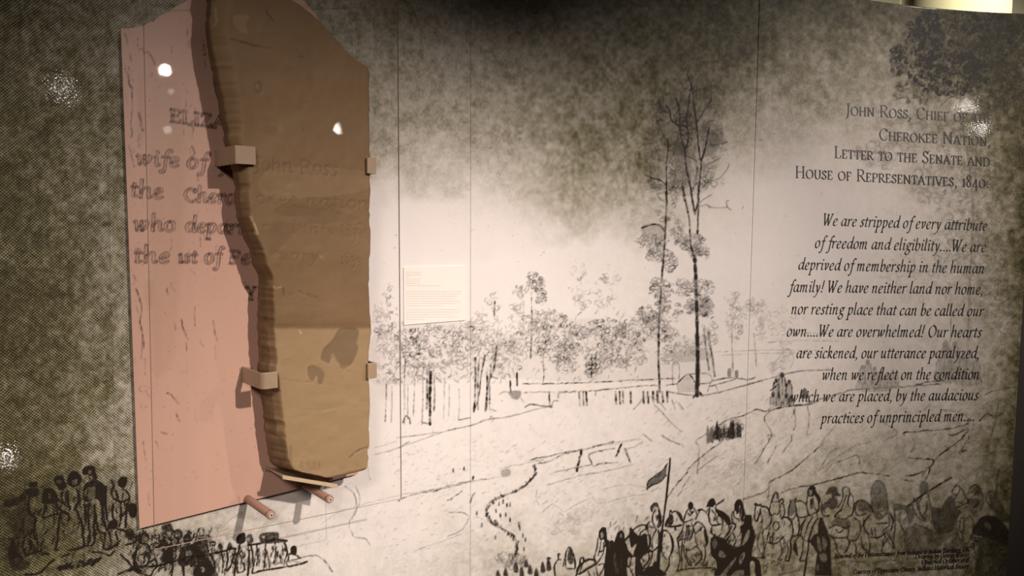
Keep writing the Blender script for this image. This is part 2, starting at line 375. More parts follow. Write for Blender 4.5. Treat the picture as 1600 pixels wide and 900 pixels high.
def layout(text, style):
    "list of (stroke points in letter units) and total advance"
    x = 0.0; out = []
    for ch in text:
        if ch == ' ': x += 50 if style != 'sc' else 62; continue
        if style == 'it':
            if ch in ITAL: adv, st = ITAL[ch]; k = 1.0
            else: adv, st = ROM[ch]; k = 1.5 if not ch.isdigit() else 1.1
            sl = .19
        elif style == 'sc':
            sl = 0
            if ch.islower(): adv, st = ROM[ch.upper()]; k = 1.0
            else: adv, st = ROM[ch]; k = 1.36 if ch.isalpha() else 1.0
        else: adv, st = (ITAL if ch in ITAL and ch not in 'WO' else ROM)[ch]; k = 1.0 if ch.islower() or not ch.isalpha() else 1.35; sl = 0
        for kind, pts in st:
            P = np.array(pts)*k
            if kind == 'S': P = cat(P, False, 9)
            P[:, 0] += P[:, 1]*sl; P[:, 0] += x; out.append(P)
        x += adv*k + (8 if style != 'sc' else 10)
    return out, x
def text_strokes(text, x0, y0, x1, y1, h, style):
    "strokes in photograph pixels: baseline from (x0,y0) to (x1,y1), h = x-height in px"
    st, adv = layout(text, style); kx = (x1-x0)/adv; out = []
    for P in st:
        x = x0+P[:, 0]*kx; b = y0+(x-x0)/(x1-x0)*(y1-y0); out.append(np.stack([x, b-P[:, 1]*h/100], 1))
    return out
def nib(P, W, T, ang):
    "a stroke of a flat nib as a strip"
    if len(P) == 2: P = np.stack([P[0], (P[0]+P[1])/2, P[1]])
    d = np.gradient(P, axis=0); L = np.hypot(*d.T)+1e-9; d = d/L[:, None]; n = np.stack([-d[:, 1], d[:, 0]], 1)
    a = np.arctan2(-d[:, 1], d[:, 0])-ang; hw = np.sqrt((W/2*np.sin(a))**2+(T/2*np.cos(a))**2)
    e = P.copy(); e[0] -= d[0]*T*.4; e[-1] += d[-1]*T*.4
    return e+n*hw[:, None], e-n*hw[:, None]
def text_mesh(name, strokes, W, T, ang, o, material, parent):
    V = []; Fc = []; k = 0
    for P in strokes:
        a, b = nib(P, W, T, ang); n = len(a); V += [a, b]
        Fc += [(k+i, k+n+i, k+n+i+1, k+i+1) for i in range(n-1)]; k += 2*n
    V = np.vstack(V); W3 = hit(V[:, 0], V[:, 1], o)
    ob = mesh_obj(name, W3, np.array(Fc), material); ob.parent = parent; return ob

# ------------------------------------------------------------------ the drawing printed on the mural
M = Canvas(-60, -60, 1680, 960)
def Z(x0, y0, k): return lambda *p: [(x0+a/k, y0+b/k) for a, b in zip(p[::2], p[1::2])]
def I(*p): return list(zip(p[::2], p[1::2]))
ln = M.line
# ---- distant wood on the left
for cx, cy, rx, ry, n, a in [(600, 500, 16, 30, 50, .45), (606, 455, 10, 14, 12, .5), (612, 560, 24, 40, 80, .42), (640, 535, 22, 22, 70, .55), (680, 545, 40, 40, 150, .45), (655, 575, 20, 20, 50, .5),
        (720, 540, 25, 35, 90, .42), (745, 520, 18, 22, 45, .4), (775, 540, 30, 28, 90, .42), (760, 500, 14, 12, 14, .35), (770, 470, 10, 18, 12, .35), (790, 560, 28, 30, 70, .4),
        (835, 445, 14, 18, 60, .6), (812, 455, 8, 8, 18, .55), (845, 465, 8, 10, 22, .55), (812, 490, 16, 20, 24, .4), (842, 500, 12, 18, 30, .42), (862, 500, 22, 16, 60, .52), (830, 530, 34, 28, 110, .42), (870, 545, 30, 24, 90, .5),
        (910, 455, 14, 26, 30, .33), (945, 455, 16, 26, 34, .35), (905, 425, 12, 14, 10, .25), (955, 430, 14, 12, 12, .25), (885, 560, 20, 26, 70, .5), (900, 525, 22, 20, 80, .5), (945, 520, 34, 22, 120, .5), (945, 560, 34, 24, 90, .42), (925, 575, 10, 16, 40, .6),
        (990, 520, 30, 24, 100, .45), (975, 555, 40, 20, 90, .45), (1015, 500, 20, 14, 50, .55), (1045, 555, 20, 16, 50, .4), (1040, 510, 20, 16, 30, .35), (1150, 500, 16, 32, 80, .33), (1190, 500, 14, 30, 60, .3), (1145, 470, 10, 12, 24, .33), (1225, 505, 22, 34, 50, .2), (1175, 480, 8, 16, 30, .36), (1110, 520, 12, 24, 40, .4), (1075, 540, 22, 14, 40, .4)]:
    M.foliage(cx, cy, rx, ry, n, a*1.1, 1.25, (1.6, 4.6))
M.grass(585, 490, 1000, 600, 330, .5, 1.2, -60, (3, 8)); M.grass(585, 480, 820, 600, 180, .45, 1.2, -120, (3, 8))
for x, y0, y1, w_, a in [(603, 600, 659, 1.5, .6), (612, 605, 660, 1.3, .5), (633, 560, 663, 1.5, .5), (638, 600, 655, 1.2, .5), (647, 590, 650, 1.2, .5), (660, 585, 663, 1.6, .55), (668, 592, 640, 3, .45), (673, 580, 663, 4, .75), (679, 588, 642, 2.2, .5), (694, 590, 655, 1.2, .4), (702, 600, 650, 1.2, .4), (717, 608, 655, 1, .5),
        (742, 560, 643, 3.2, .55), (748, 555, 640, 2.4, .5), (760, 580, 642, 3.4, .6), (766, 570, 640, 2, .6), (830, 465, 560, 1.6, .7), (818, 470, 520, 1, .35), (773, 470, 496, 2, .6), (849, 565, 600, 1.6, .55), (925, 555, 590, 2, .5), (932, 550, 575, 1.6, .5), (980, 550, 580, 1.5, .45)]:
    ln([(x+rng.uniform(-1, 1), y0), (x+rng.uniform(-1.5, 1.5), (y0+y1)/2), (x-1, y1)], w_, a, rough=.6)
ln(I(740, 644, 748, 620, 752, 585, 758, 555), 2.4, .6); ln(I(758, 642, 763, 600, 772, 575, 776, 540), 2.6, .6); ln(I(766, 588, 778, 592), 1.4, .7); ln(I(768, 640, 775, 642), 1.5, .6)
ln(I(673, 580, 682, 590, 690, 598), 1.4, .6); ln(I(630, 660, 634, 650, 640, 655, 641, 662), 1.8, .8); ln(I(672, 663, 660, 660), 1.6, .6); ln(I(717, 656, 735, 653), 1.6, .7); ln(I(765, 655, 768, 650, 771, 658), 1.4, .6)
for x in (797,): ln(I(797, 595, 798, 614), 2.2, .95); ln(I(808, 583, 808, 602), 2.6, .95)
M.poly(I(795, 612, 814, 611, 810, 624, 800, 622), .45)
ln(I(780, 616, 788, 612, 800, 615, 812, 620, 818, 628), 1.3, .5)
for y0, y1 in ((600, 594), (613, 604)):
    ln(I(818, y0, 880, y0-1, 930, y0-3, 990, y1, 1030, y1-2, 1055, y1-3), 1.4, .55, rough=.9, jit=.7)
for x in (858, 905, 911, 916, 962, 968, 973, 985, 1005, 1012, 1020, 1027, 1035, 1042): ln([(x, 612), (x+1, 634-(x-900)*.04)], 3 if x > 990 else 2.4, .65, rough=.6)
for x0, x1, y in ((862, 872, 635), (872, 900, 622), (930, 950, 618)): ln(I(x0, y, x0+3, y-8, x1, y-9), 1.4, .5)
ln(I(700, 672, 735, 665, 760, 656, 790, 652, 815, 646, 835, 640, 862, 634), 1.5, .55); ln(I(820, 636, 830, 632, 845, 634, 862, 636), 1.8, .75)
ln(I(585, 710, 600, 707, 622, 700, 650, 690, 690, 676, 712, 670), 1.3, .35); ln(I(620, 684, 655, 680, 690, 675), 1.4, .45); ln(I(622, 700, 640, 690), 1.3, .5)
# ---- cabin and the ground line by the tall trees
ln(I(1057, 600, 1075, 585, 1088, 600), 1.8, .75); ln(I(1075, 585, 1106, 584, 1112, 597, 1090, 600), 1.3, .6); ln(I(1058, 600, 1060, 614), 1.4, .6); ln(I(1086, 600, 1086, 614), 1.3, .5); ln(I(1110, 597, 1106, 612), 1.3, .6)
M.poly(I(1059, 600, 1075, 587, 1087, 600, 1086, 613, 1060, 613), .18, sm=False)
for y in (603, 607, 611): ln(I(1061, y, 1084, y), .9, .3)
ln(I(1045, 612, 1060, 615, 1090, 618, 1120, 614, 1150, 606, 1165, 602, 1200, 592, 1250, 580, 1300, 578), 2.0, .55); ln(I(1108, 604, 1130, 598, 1150, 592), 1.6, .6); ln(I(1112, 595, 1140, 590, 1168, 593, 1180, 590), 1.8, .6); ln(I(1118, 602, 1122, 612), 1.4, .5)
M.poly(I(1137, 577, 1142, 576, 1142, 588, 1137, 588), .5); M.poly(I(1148, 580, 1153, 579, 1153, 591, 1149, 590), .5)
ln(I(1051, 600, 1051, 570, 1056, 566, 1061, 572, 1061, 592), 1.3, .5); M.poly(I(1050, 552, 1100, 545, 1110, 560, 1060, 566), .2)
for y, x0, x1 in ((548, 1115, 1290), (553, 1130, 1270), (533, 1200, 1310), (545, 1060, 1110), (522, 1205, 1300)): ln([(x0, y+2), ((x0+x1)/2, y-1), (x1, y)], 1.1, .3, rough=.8)
# ---- tall trees
k1 = Z(980, 90, 3.915)
T1 = [(k1(400, 900, 390, 800, 370, 720, 358, 640, 352, 560), 2.6, .75), (k1(352, 560, 370, 520, 372, 450, 350, 415, 318, 415, 285, 395, 265, 370, 262, 330, 240, 290), 2.0, .7), (k1(352, 560, 335, 510, 322, 430, 318, 330, 300, 250), 1.9, .7),
    (k1(372, 480, 366, 400, 372, 300, 388, 200, 392, 160, 370, 110, 375, 80), 2.0, .7), (k1(430, 880, 450, 700, 450, 640, 438, 560, 430, 480, 422, 380, 412, 330, 400, 180), 2.4, .7), (k1(450, 640, 475, 560, 500, 430), 2.8, .6), (k1(412, 340, 425, 200, 420, 70), 1.3, .45),
    (k1(425, 400, 455, 350, 470, 320, 510, 265, 515, 165), 1.5, .6), (k1(475, 315, 520, 290, 560, 290), 1.3, .5), (k1(415, 350, 435, 320, 448, 300), 1.6, .6), (k1(475, 310, 478, 180), 1.0, .35), (k1(392, 160, 350, 190, 325, 140, 330, 110), 1.5, .55), (k1(388, 200, 350, 180), 1.1, .4),
    (k1(262, 340, 215, 320, 195, 260), 1.5, .6), (k1(300, 400, 310, 330, 335, 220), 1.2, .5), (k1(245, 900, 240, 780, 240, 650, 250, 560, 248, 500), 2.2, .65), (k1(248, 510, 215, 460, 185, 400, 160, 310), 1.3, .5), (k1(240, 780, 200, 750, 150, 735, 110, 715), 2.4, .6),
    (k1(240, 890, 200, 860, 180, 830), 1.6, .5), (k1(250, 650, 275, 610, 240, 640), 1.2, .4), (k1(340, 770, 345, 860, 360, 900), 2.2, .55), (k1(340, 770, 300, 740, 285, 690), 1.6, .5), (k1(360, 600, 400, 620, 425, 640, 425, 740, 400, 820), 1.8, .5),
    (k1(470, 660, 520, 640, 575, 610), 1.3, .45), (k1(455, 800, 500, 760, 560, 740, 600, 700, 625, 650), 1.5, .5), (k1(500, 760, 520, 700), 1.1, .4), (k1(440, 890, 480, 860, 515, 840), 1.6, .5), (k1(500, 540, 560, 530, 610, 520), 1.5, .55), (k1(500, 480, 560, 480, 590, 455), 1.1, .4), (k1(580, 530, 610, 515), 2.2, .5), (k1(410, 540, 415, 640, 425, 700), 1.4, .4)]
for P, w_, a in T1: ln(P, w_*.82, a*1.1, rough=.3, jit=.5)
ln(I(1108, 322, 1120, 325, 1135, 324, 1142, 328), 1.3, .55); ln(I(1136, 323, 1135, 315, 1138, 314), 1.3, .6); ln(I(1160, 326, 1162, 322), 1.2, .4); ln(I(1094, 323, 1104, 320, 1110, 325), 1.6, .55)
M.foliage(1068, 200, 18, 26, 60, .45); M.foliage(1030, 180, 14, 18, 40, .4); M.foliage(1018, 215, 12, 16, 34, .35); M.foliage(1110, 210, 18, 20, 44, .38); M.foliage(1120, 235, 14, 16, 26, .33)
M.foliage(1045, 240, 24, 18, 44, .36); M.foliage(1020, 285, 18, 20, 46, .4); M.foliage(1060, 275, 18, 22, 60, .42); M.foliage(1100, 275, 20, 22, 56, .42); M.foliage(1055, 300, 10, 22, 36, .5)
for cx, cy, rx, ry, n in [(1040, 335, 14, 14, 20), (1060, 362, 10, 18, 40), (1020, 378, 26, 12, 60), (1028, 395, 22, 12, 70), (1048, 410, 10, 14, 44), (1032, 450, 20, 16, 74), (1036, 478, 12, 12, 40), (1008, 490, 14, 12, 34), (1085, 380, 18, 14, 70), (1085, 392, 8, 10, 50), (1070, 382, 4, 8, 30), (1100, 395, 8, 8, 20), (1070, 450, 14, 16, 46), (1100, 455, 16, 18, 60), (1100, 480, 14, 14, 90), (1080, 480, 10, 10, 40), (1058, 485, 8, 10, 14), (1022, 500, 16, 14, 46), (1040, 520, 20, 14, 50)]:
    M.foliage(cx, cy, rx, ry, n, .55, 1.4, (1.8, 4.4))
M.poly(I(1090, 470, 1112, 468, 1112, 485, 1102, 495, 1092, 488), .28); M.poly(I(1076, 478, 1084, 476, 1086, 484, 1078, 484), .4); M.poly(I(1004, 352, 1036, 352, 1038, 385, 1010, 380), .22)
M.poly(I(1052, 225, 1074, 228, 1080, 285, 1062, 288), .22); M.poly(I(1100, 190, 1125, 225, 1105, 245, 1097, 235), .25)
ln(I(1041, 300, 1041, 330, 1039, 370, 1036, 410, 1033, 450, 1030, 500, 1029, 560, 1031, 612), 3.0, .68, jit=.3); ln(I(1003, 356, 1020, 351, 1032, 353, 1039, 362), 2.6, .7); ln(I(1043, 300, 1041, 350, 1037, 420), 1.2, .5)
ln(I(1066, 290, 1072, 318, 1077, 345, 1079, 380, 1085, 405), 2.8, .7); ln(I(1092, 290, 1091, 330, 1090, 365), 3.0, .65); ln(I(1080, 300, 1086, 335), 3.2, .7); ln(I(1086, 335, 1092, 310), 2.4, .65)
ln(I(1085, 400, 1087, 430, 1089, 500, 1090, 560, 1089, 618), 5.4, .66, jit=.3); ln(I(1089, 520, 1091, 600), 7.0, .5); ln(I(1083, 622, 1090, 612, 1098, 618), 3, .65)
ln(I(1090, 398, 1108, 398), 1.6, .7); ln(I(1100, 515, 1105, 560, 1108, 578), 2.6, .5); ln(I(1107, 520, 1113, 560, 1117, 588), 3.2, .5); ln(I(1143, 520, 1145, 580), 2, .4); ln(I(1178, 520, 1182, 572), 2, .3)
for _ in range(120):
    x, y = rng.uniform(1008, 1140), rng.uniform(120, 300); cx = 1075+rng.uniform(-20, 20)
    if abs(x-1075) > 65-(300-y)*.18: continue
    g = math.atan2(-1, (x-cx)/60)+rng.uniform(-.7, .7); q_ = rng.uniform(5, 16); ln([(x, y), (x+q_*.5*math.cos(g)+rng.uniform(-1, 1), y+q_*.5*math.sin(g)), (x+q_*math.cos(g+.3), y+q_*math.sin(g+.3))], 1.2, rng.uniform(.2, .5))
M.poly(I(1020, 165, 1050, 140, 1085, 118, 1110, 150, 1130, 200, 1125, 250, 1100, 300, 1050, 305, 1015, 290, 1005, 230), .16, mode='add')
M.poly(I(1030, 150, 1060, 150, 1090, 170, 1080, 230, 1050, 240, 1025, 200), .12, mode='add'); M.poly(I(586, 520, 640, 500, 720, 505, 800, 520, 880, 500, 960, 500, 1050, 520, 1100, 540, 1100, 590, 900, 596, 760, 590, 586, 600), .07, mode='add')
# ---- ground, river banks and the road with its line of people
for P, w_, a in [(I(622, 782, 650, 772, 690, 762, 735, 752, 765, 748), 1.3, .5), (I(660, 770, 700, 762, 731, 754), 1.5, .55), (I(700, 782, 716, 772, 722, 768), 1.8, .6), (I(828, 718, 860, 712, 890, 706, 910, 702), 1.6, .65), (I(780, 732, 800, 728, 850, 718), 1.2, .4),
        (I(840, 725, 865, 718, 885, 708, 920, 700, 960, 690), 2.6, .45), (I(955, 693, 1000, 686), 2.0, .4), (I(860, 740, 890, 733, 925, 726), 1.6, .45), (I(855, 758, 900, 745, 960, 733, 990, 726), 1.5, .35), (I(920, 712, 923, 720, 928, 729, 935, 725, 965, 722), 2.0, .55), (I(920, 710, 935, 705, 960, 700), 2.4, .55),
        (I(977, 702, 980, 712, 985, 722), 2.6, .65), (I(978, 703, 1005, 692), 1.6, .4), (I(901, 735, 905, 720, 908, 706), 3.5, .6), (I(962, 714, 967, 702, 970, 695), 3.2, .6),
        (I(835, 728, 836, 740, 830, 750, 815, 762, 795, 772, 775, 780, 762, 790, 760, 803, 768, 818, 788, 828, 803, 838, 808, 850, 806, 865, 795, 880), 3.4, .5), (I(838, 765, 838, 780, 842, 788), 1.4, .4), (I(848, 800, 862, 788, 875, 795, 882, 800, 900, 788, 920, 780), 1.2, .35), (I(925, 778, 940, 786, 980, 776, 1010, 772), 1.2, .35),
        (I(940, 765, 975, 758, 1012, 762), 1.0, .28), (I(540, 760, 555, 775, 556, 800, 546, 815, 552, 838, 570, 842, 578, 850), 1.5, .45), (I(556, 760, 562, 780, 550, 812), 1.2, .4), (I(700, 800, 725, 802, 732, 812, 718, 830, 700, 838), 1.4, .4), (I(650, 860, 700, 842, 720, 835), 1.2, .3),
        (I(585, 700, 620, 690), 1.1, .3), (I(430, 882, 470, 872, 495, 868, 510, 880, 520, 893), 1.6, .6), (I(410, 885, 440, 878, 470, 878), 1.3, .5), (I(500, 820, 530, 800, 560, 790, 620, 775, 700, 760, 780, 745), 1.0, .28), (I(575, 730, 578, 750), 1, .3)]:
    ln(P, w_, a, rough=.6, jit=.9)
for _ in range(60):
    q = rng.uniform(0, 1); P = cat(I(835, 728, 836, 740, 815, 762, 775, 780, 760, 803, 788, 828, 808, 850, 800, 880), False, 1); x, y = P[int(q*(len(P)-1))]; ln([(x+rng.uniform(-3, 3), y-2), (x+rng.uniform(-2, 2), y+2)], 2.0, .7)
for x, y in [(780, 787), (786, 784), (792, 790), (797, 788), (775, 798), (782, 806), (790, 804), (797, 812), (811, 820), (812, 826), (817, 837), (821, 843), (819, 858), (774, 840), (753, 820), (745, 802), (708, 735), (725, 732), (739, 747)]: ln([(x, y-2.5), (x, y+2.5)], 2.2, .8)
M.poly(I(783, 735, 796, 733, 797, 743, 785, 745), .35); ln(I(735, 785, 738, 775, 742, 770), 2, .6); M.foliage(800, 876, 26, 12, 80, .55); M.foliage(880, 820, 26, 16, 50, .25); M.foliage(905, 806, 22, 12, 40, .22); M.foliage(930, 790, 20, 12, 20, .15)
for P in (I(990, 640, 1010, 620, 1030, 628, 1040, 640), I(1022, 632, 1035, 645, 1050, 662, 1065, 675), I(1050, 625, 1055, 640), I(1060, 630, 1068, 640), I(1090, 735, 1110, 720, 1122, 712), I(1100, 680, 1115, 665)): ln(P, 1.4, .5)
for P, a in [(I(1040, 782, 1055, 760, 1072, 740, 1078, 730, 1100, 710, 1125, 692), .65), (I(1060, 775, 1078, 745), .5), (I(1090, 740, 1092, 700, 1088, 690, 1104, 678), .5), (I(1115, 680, 1118, 668, 1140, 655, 1165, 648, 1182, 640, 1198, 643), .7), (I(1202, 690, 1200, 680, 1210, 680), .5),
        (I(1034, 680, 1050, 690, 1066, 695, 1068, 698), .5), (I(1005, 678, 1020, 690), .35), (I(1160, 780, 1185, 772, 1197, 768, 1205, 752, 1225, 742, 1245, 728, 1290, 690), .6), (I(1180, 725, 1195, 700, 1206, 682), .55), (I(1200, 722, 1212, 698), .5), (I(1222, 708, 1235, 690, 1238, 680), .5), (I(1222, 770, 1240, 763, 1280, 755, 1330, 742, 1345, 738, 1360, 740, 1388, 743), .75),
        (I(1200, 778, 1204, 756, 1210, 750), .5), (I(1237, 652, 1242, 638, 1232, 625, 1200, 640), .5), (I(1240, 640, 1243, 660, 1240, 672), .6), (I(1262, 635, 1264, 655, 1260, 680), .5), (I(1205, 640, 1195, 655, 1208, 680), .5), (I(1310, 722, 1325, 716, 1340, 712, 1343, 726), .5), (I(1278, 735, 1300, 705, 1315, 700), .4),
        (I(1415, 680, 1412, 676, 1435, 674, 1480, 670, 1508, 664, 1515, 655), .7), (I(1512, 670, 1490, 680, 1483, 678), .6), (I(1425, 684, 1430, 695, 1424, 706), .5), (I(1515, 656, 1500, 645, 1470, 640), .4), (I(1530, 658, 1542, 647, 1555, 652, 1568, 645), .6), (I(1445, 752, 1460, 720, 1475, 706, 1500, 688, 1513, 672), .75), (I(1515, 682, 1503, 702, 1510, 704, 1498, 706), .6),
        (I(1418, 715, 1440, 717, 1458, 718, 1455, 728, 1435, 740, 1415, 744), .75), (I(1440, 742, 1448, 736), .6), (I(1407, 748, 1420, 751, 1428, 752), .6), (I(1300, 725, 1290, 738), .3), (I(1430, 602, 1450, 597, 1475, 594), .6), (I(1540, 616, 1555, 610, 1590, 604), .5), (I(1280, 735, 1330, 700, 1360, 690), .3), (I(1560, 630, 1555, 660, 1545, 690), .4), (I(1262, 630, 1300, 618, 1340, 608, 1400, 605, 1470, 600), .5), (I(1285, 690, 1310, 660, 1330, 650), .3), (I(1380, 690, 1402, 676, 1380, 660), .3), (I(1545, 790, 1556, 770, 1560, 735), .45), (I(1300, 860, 1340, 840), .2)]:
    ln(P, 1.7, a, rough=.5, jit=.9)
M.grass(1190, 640, 1560, 740, 110, .22, 1.1, -55, (4, 12)); M.grass(1100, 690, 1190, 760, 80, .28, 1.1, -40, (4, 10)); M.grass(600, 640, 1050, 800, 200, .16, 1.1, -50, (4, 10)); M.grass(1200, 760, 1216, 790, 40, .25, 1, -80)
M.foliage(1165, 725, 26, 16, 60, .3); M.foliage(1130, 740, 18, 12, 30, .2)
for x in np.arange(1106, 1158, 3.6): h = rng.uniform(14, 30); b_ = 690-(x-1106)*.18+rng.uniform(-2, 3); M.poly([(x-1.5, b_), (x-2.2, b_-h*.6), (x+rng.uniform(-1, 1), b_-h), (x+2, b_-h*.6), (x+1.8, b_)], rng.uniform(.55, .85))
M.foliage(1150, 664, 10, 9, 46, .6); M.foliage(1128, 676, 22, 9, 70, .65, 1.6)
for _ in range(420): x = rng.uniform(1000, 1560); y = rng.uniform(620, 780); g = rng.uniform(2, 7); ln([(x, y), (x+g, y-g*rng.uniform(.2, 1.1))], 1.4, rng.uniform(.08, .28))
for _ in range(500): x = rng.uniform(600, 1050); y = rng.uniform(690, 895); g = rng.uniform(2, 6); ln([(x, y), (x+g, y-g*rng.uniform(-.2, .8))], 1.4, rng.uniform(.06, .26))
# ---- figures seated on the rocks
def sit(cx, cy, k, a):
    for (x, y, r, h) in ((0, -32, 4, 30), (-9, -24, 3.4, 22), (11, -22, 3.2, 22), (-14, -2, 3.5, 12), (-5, 0, 3, 12), (7, 0, 3.5, 12), (14, 2, 3, 8)):
        M.poly([(cx+(x+r*.9*math.cos(t))*k, cy+(y-r+r*1.2*math.sin(t))*k) for t in np.linspace(0, 5.6, 8)], a)
        ln([(cx+(x-r)*k, cy+y*k), (cx+(x-r*1.5)*k, cy+(y+h*.5)*k), (cx+(x-r*1.2)*k, cy+(y+h)*k)], 2.0*k, a*.95); ln([(cx+(x+r)*k, cy+y*k), (cx+(x+r*1.5)*k, cy+(y+h*.5)*k), (cx+(x+r*1.2)*k, cy+(y+h)*k)], 2.0*k, a*.95)
        M.poly([(cx+(x-r*1.1)*k, cy+y*k), (cx+(x+r*1.1)*k, cy+y*k), (cx+(x+r*1.5)*k, cy+(y+h)*k), (cx+(x-r*1.5)*k, cy+(y+h)*k)], a*.42)
        ln([(cx+x*k, cy+y*k), (cx+(x+1)*k, cy+(y+h*.9)*k)], 1.0, a)
sit(1222, 622, 1.0, .72); M.poly(I(1252, 612, 1257, 606, 1262, 612, 1264, 622, 1250, 622), .6); ln(I(1204, 610, 1212, 604, 1216, 600), 2, .7); ln(I(1200, 642, 1230, 635, 1262, 632, 1275, 628), 2.2, .65)
sit(1356, 600, .95, .42); sit(1378, 604, .6, .4); sit(1395, 600, .55, .4); sit(1492, 582, 1.2, .38); sit(1475, 588, .9, .34); sit(1514, 590, 1.1, .36); M.poly(I(1472, 550, 1474, 535, 1480, 532, 1483, 548), .35)
M.foliage(1215, 575, 12, 16, 30, .28); M.foliage(1228, 555, 10, 14, 22, .25); ln(I(1205, 575, 1220, 555, 1232, 545, 1240, 560, 1235, 575), 1.3, .35)
# ---- big tree at right
M.foliage(1500, 60, 90, 55, 430, .66, 2.6, (1.5, 4.5)); M.foliage(1450, 60, 22, 45, 140, .8, 2.8, (1.5, 4)); M.foliage(1405, 95, 14, 24, 70, .75, 2.8, (1.5, 4)); M.foliage(1485, 115, 65, 34, 330, .72, 2.8, (1.5, 4.4)); M.foliage(1430, 145, 34, 20, 90, .42, 2.6, (1.5, 4)); M.foliage(1550, 130, 40, 50, 160, .4, 2.4, (2, 5))
M.foliage(1470, 205, 90, 34, 190, .24, 2.4, (2, 6)); M.foliage(1380, 240, 45, 22, 110, .26, 2.4, (2, 5)); M.foliage(1500, 290, 80, 45, 240, .25, 2.6, (2, 7)); M.foliage(1520, 380, 70, 55, 260, .24, 2.6, (2, 7)); M.foliage(1560, 460, 36, 60, 170, .25, 2.6, (2, 7)); M.foliage(1450, 430, 70, 40, 110, .14, 2.2, (2, 7))
ln(I(1508, 90, 1505, 135, 1500, 175, 1512, 240, 1520, 330, 1516, 430, 1513, 530), 4, .3); ln(I(1528, 140, 1526, 200, 1524, 300), 3.4, .3); ln(I(1470, 165, 1490, 150, 1504, 160), 2.4, .35); M.poly(I(1490, 440, 1515, 430, 1518, 540, 1492, 540), .1); M.poly(I(1524, 430, 1560, 430, 1560, 520, 1528, 540), .12)
ln(I(1484, 440, 1486, 500, 1484, 550), 1.6, .35); ln(I(1514, 440, 1513, 545), 1.4, .35)

# ---- riders in the foreground
hz = [(1.9, .95, (835, 180, 840, 195, 835, 250, 830, 310, 840, 345, 860, 345, 870, 310, 885, 265, 890, 225)), (2.4, .95, (835, 180, 850, 175, 862, 195, 885, 180, 900, 200, 950, 210, 975, 245, 990, 290)), (1.3, .9, (890, 230, 900, 300, 910, 360, 895, 420)), (1.4, .9, (890, 440, 870, 520, 860, 590, 880, 650, 912, 690)),
    (1.5, .9, (905, 450, 915, 540, 920, 620, 905, 712, 935, 715)), (1.5, .9, (970, 460, 950, 560, 932, 640, 922, 712)), (1.8, .95, (960, 560, 1010, 578, 1070, 558, 1115, 505)), (2.2, .95, (1115, 310, 1165, 315, 1200, 360, 1215, 430, 1208, 500, 1190, 545)), (2.0, .95, (1190, 545, 1196, 620, 1188, 690, 1175, 745, 1140, 745)),
    (1.5, .9, (1120, 520, 1160, 590, 1165, 650, 1150, 700, 1140, 745)), (1.5, .9, (1090, 560, 1105, 640, 1090, 700, 1062, 740, 1100, 736)), (1.3, .8, (1120, 520, 1128, 580, 1118, 640, 1110, 700)), (1.2, .8, (860, 250, 870, 290)), (1.3, .8, (900, 430, 960, 420, 1000, 330)), (1.1, .6, (920, 240, 960, 270, 980, 320))]
rd = [(2.4, .95, (1000, 145, 1010, 120, 1022, 85, 1040, 62, 1060, 78, 1075, 140)), (1.2, .9, (1020, 120, 1040, 85, 1055, 110, 1045, 130)), (1.5, .9, (1000, 150, 1040, 155, 1080, 150)), (1.6, .95, (1000, 150, 985, 210, 980, 250, 1000, 290, 1030, 270, 1060, 285, 1080, 250, 1078, 160)), (1.5, .9, (1000, 300, 995, 360, 975, 430)), (1.6, .95, (1010, 400, 1030, 360, 1060, 358, 1078, 400, 1055, 442, 1022, 432, 1010, 400)),
    (1.8, .95, (975, 470, 985, 510, 1010, 500, 1020, 460)), (1.4, .9, (985, 510, 990, 560, 1010, 560, 1012, 500)), (1.3, .85, (1080, 300, 1110, 330, 1095, 400, 1060, 430))]
child = [(2.2, .95, (1085, 150, 1095, 130, 1112, 130, 1118, 155, 1100, 175)), (1.5, .9, (1115, 175, 1130, 230, 1128, 280, 1100, 330)), (1.3, .85, (1092, 185, 1088, 240, 1095, 300))]
def rider(dx, dy, k, a, parts, wk=1.0, sx=1.0):
    for w_, al, p in parts:
        P = [(dx+(x-1020)/6.43*k*sx, dy+(y-745)/6.43*k) for x, y in zip(p[::2], p[1::2])]; ln(P, w_*wk*1.05, al*a, rough=.2, jit=.25)
rider(1208.6, 875.9, 1, 1, hz+rd+child, 1.0)
rider(1208.6, 875.9, 1, .35, [(7, .6, (925, 250, 950, 300, 960, 380))])
k2 = Z(1050, 760, 6.43); k3 = Z(900, 770, 6.925)
B = []
def s2(a, w_, *p): ln(k2(*p), w_, a, rough=.2, jit=.25)
def s3(a, w_, *p): ln(k3(*p), w_, a, rough=.2, jit=.25)
# flag
ln(I(1047.3, 716, 1043, 760, 1037, 810, 1031, 860, 1029, 900), 2.8, 1, jit=.2, rough=.1)
M.poly(I(1043, 723, 1035, 734, 1025, 742, 1014, 750, 1010.5, 765, 1022, 758, 1035, 752, 1041, 742), .62, sm=False); ln(I(1043, 724, 1035, 735, 1014, 751, 1011, 765), 1.6, .95); ln(I(1041, 742, 1030, 754, 1018, 758, 1011, 764), 2, .9); ln(I(1040, 730, 1030, 742, 1018, 752), 1.2, .9); ln(I(1018, 768, 1028, 762), 1.5, .4)
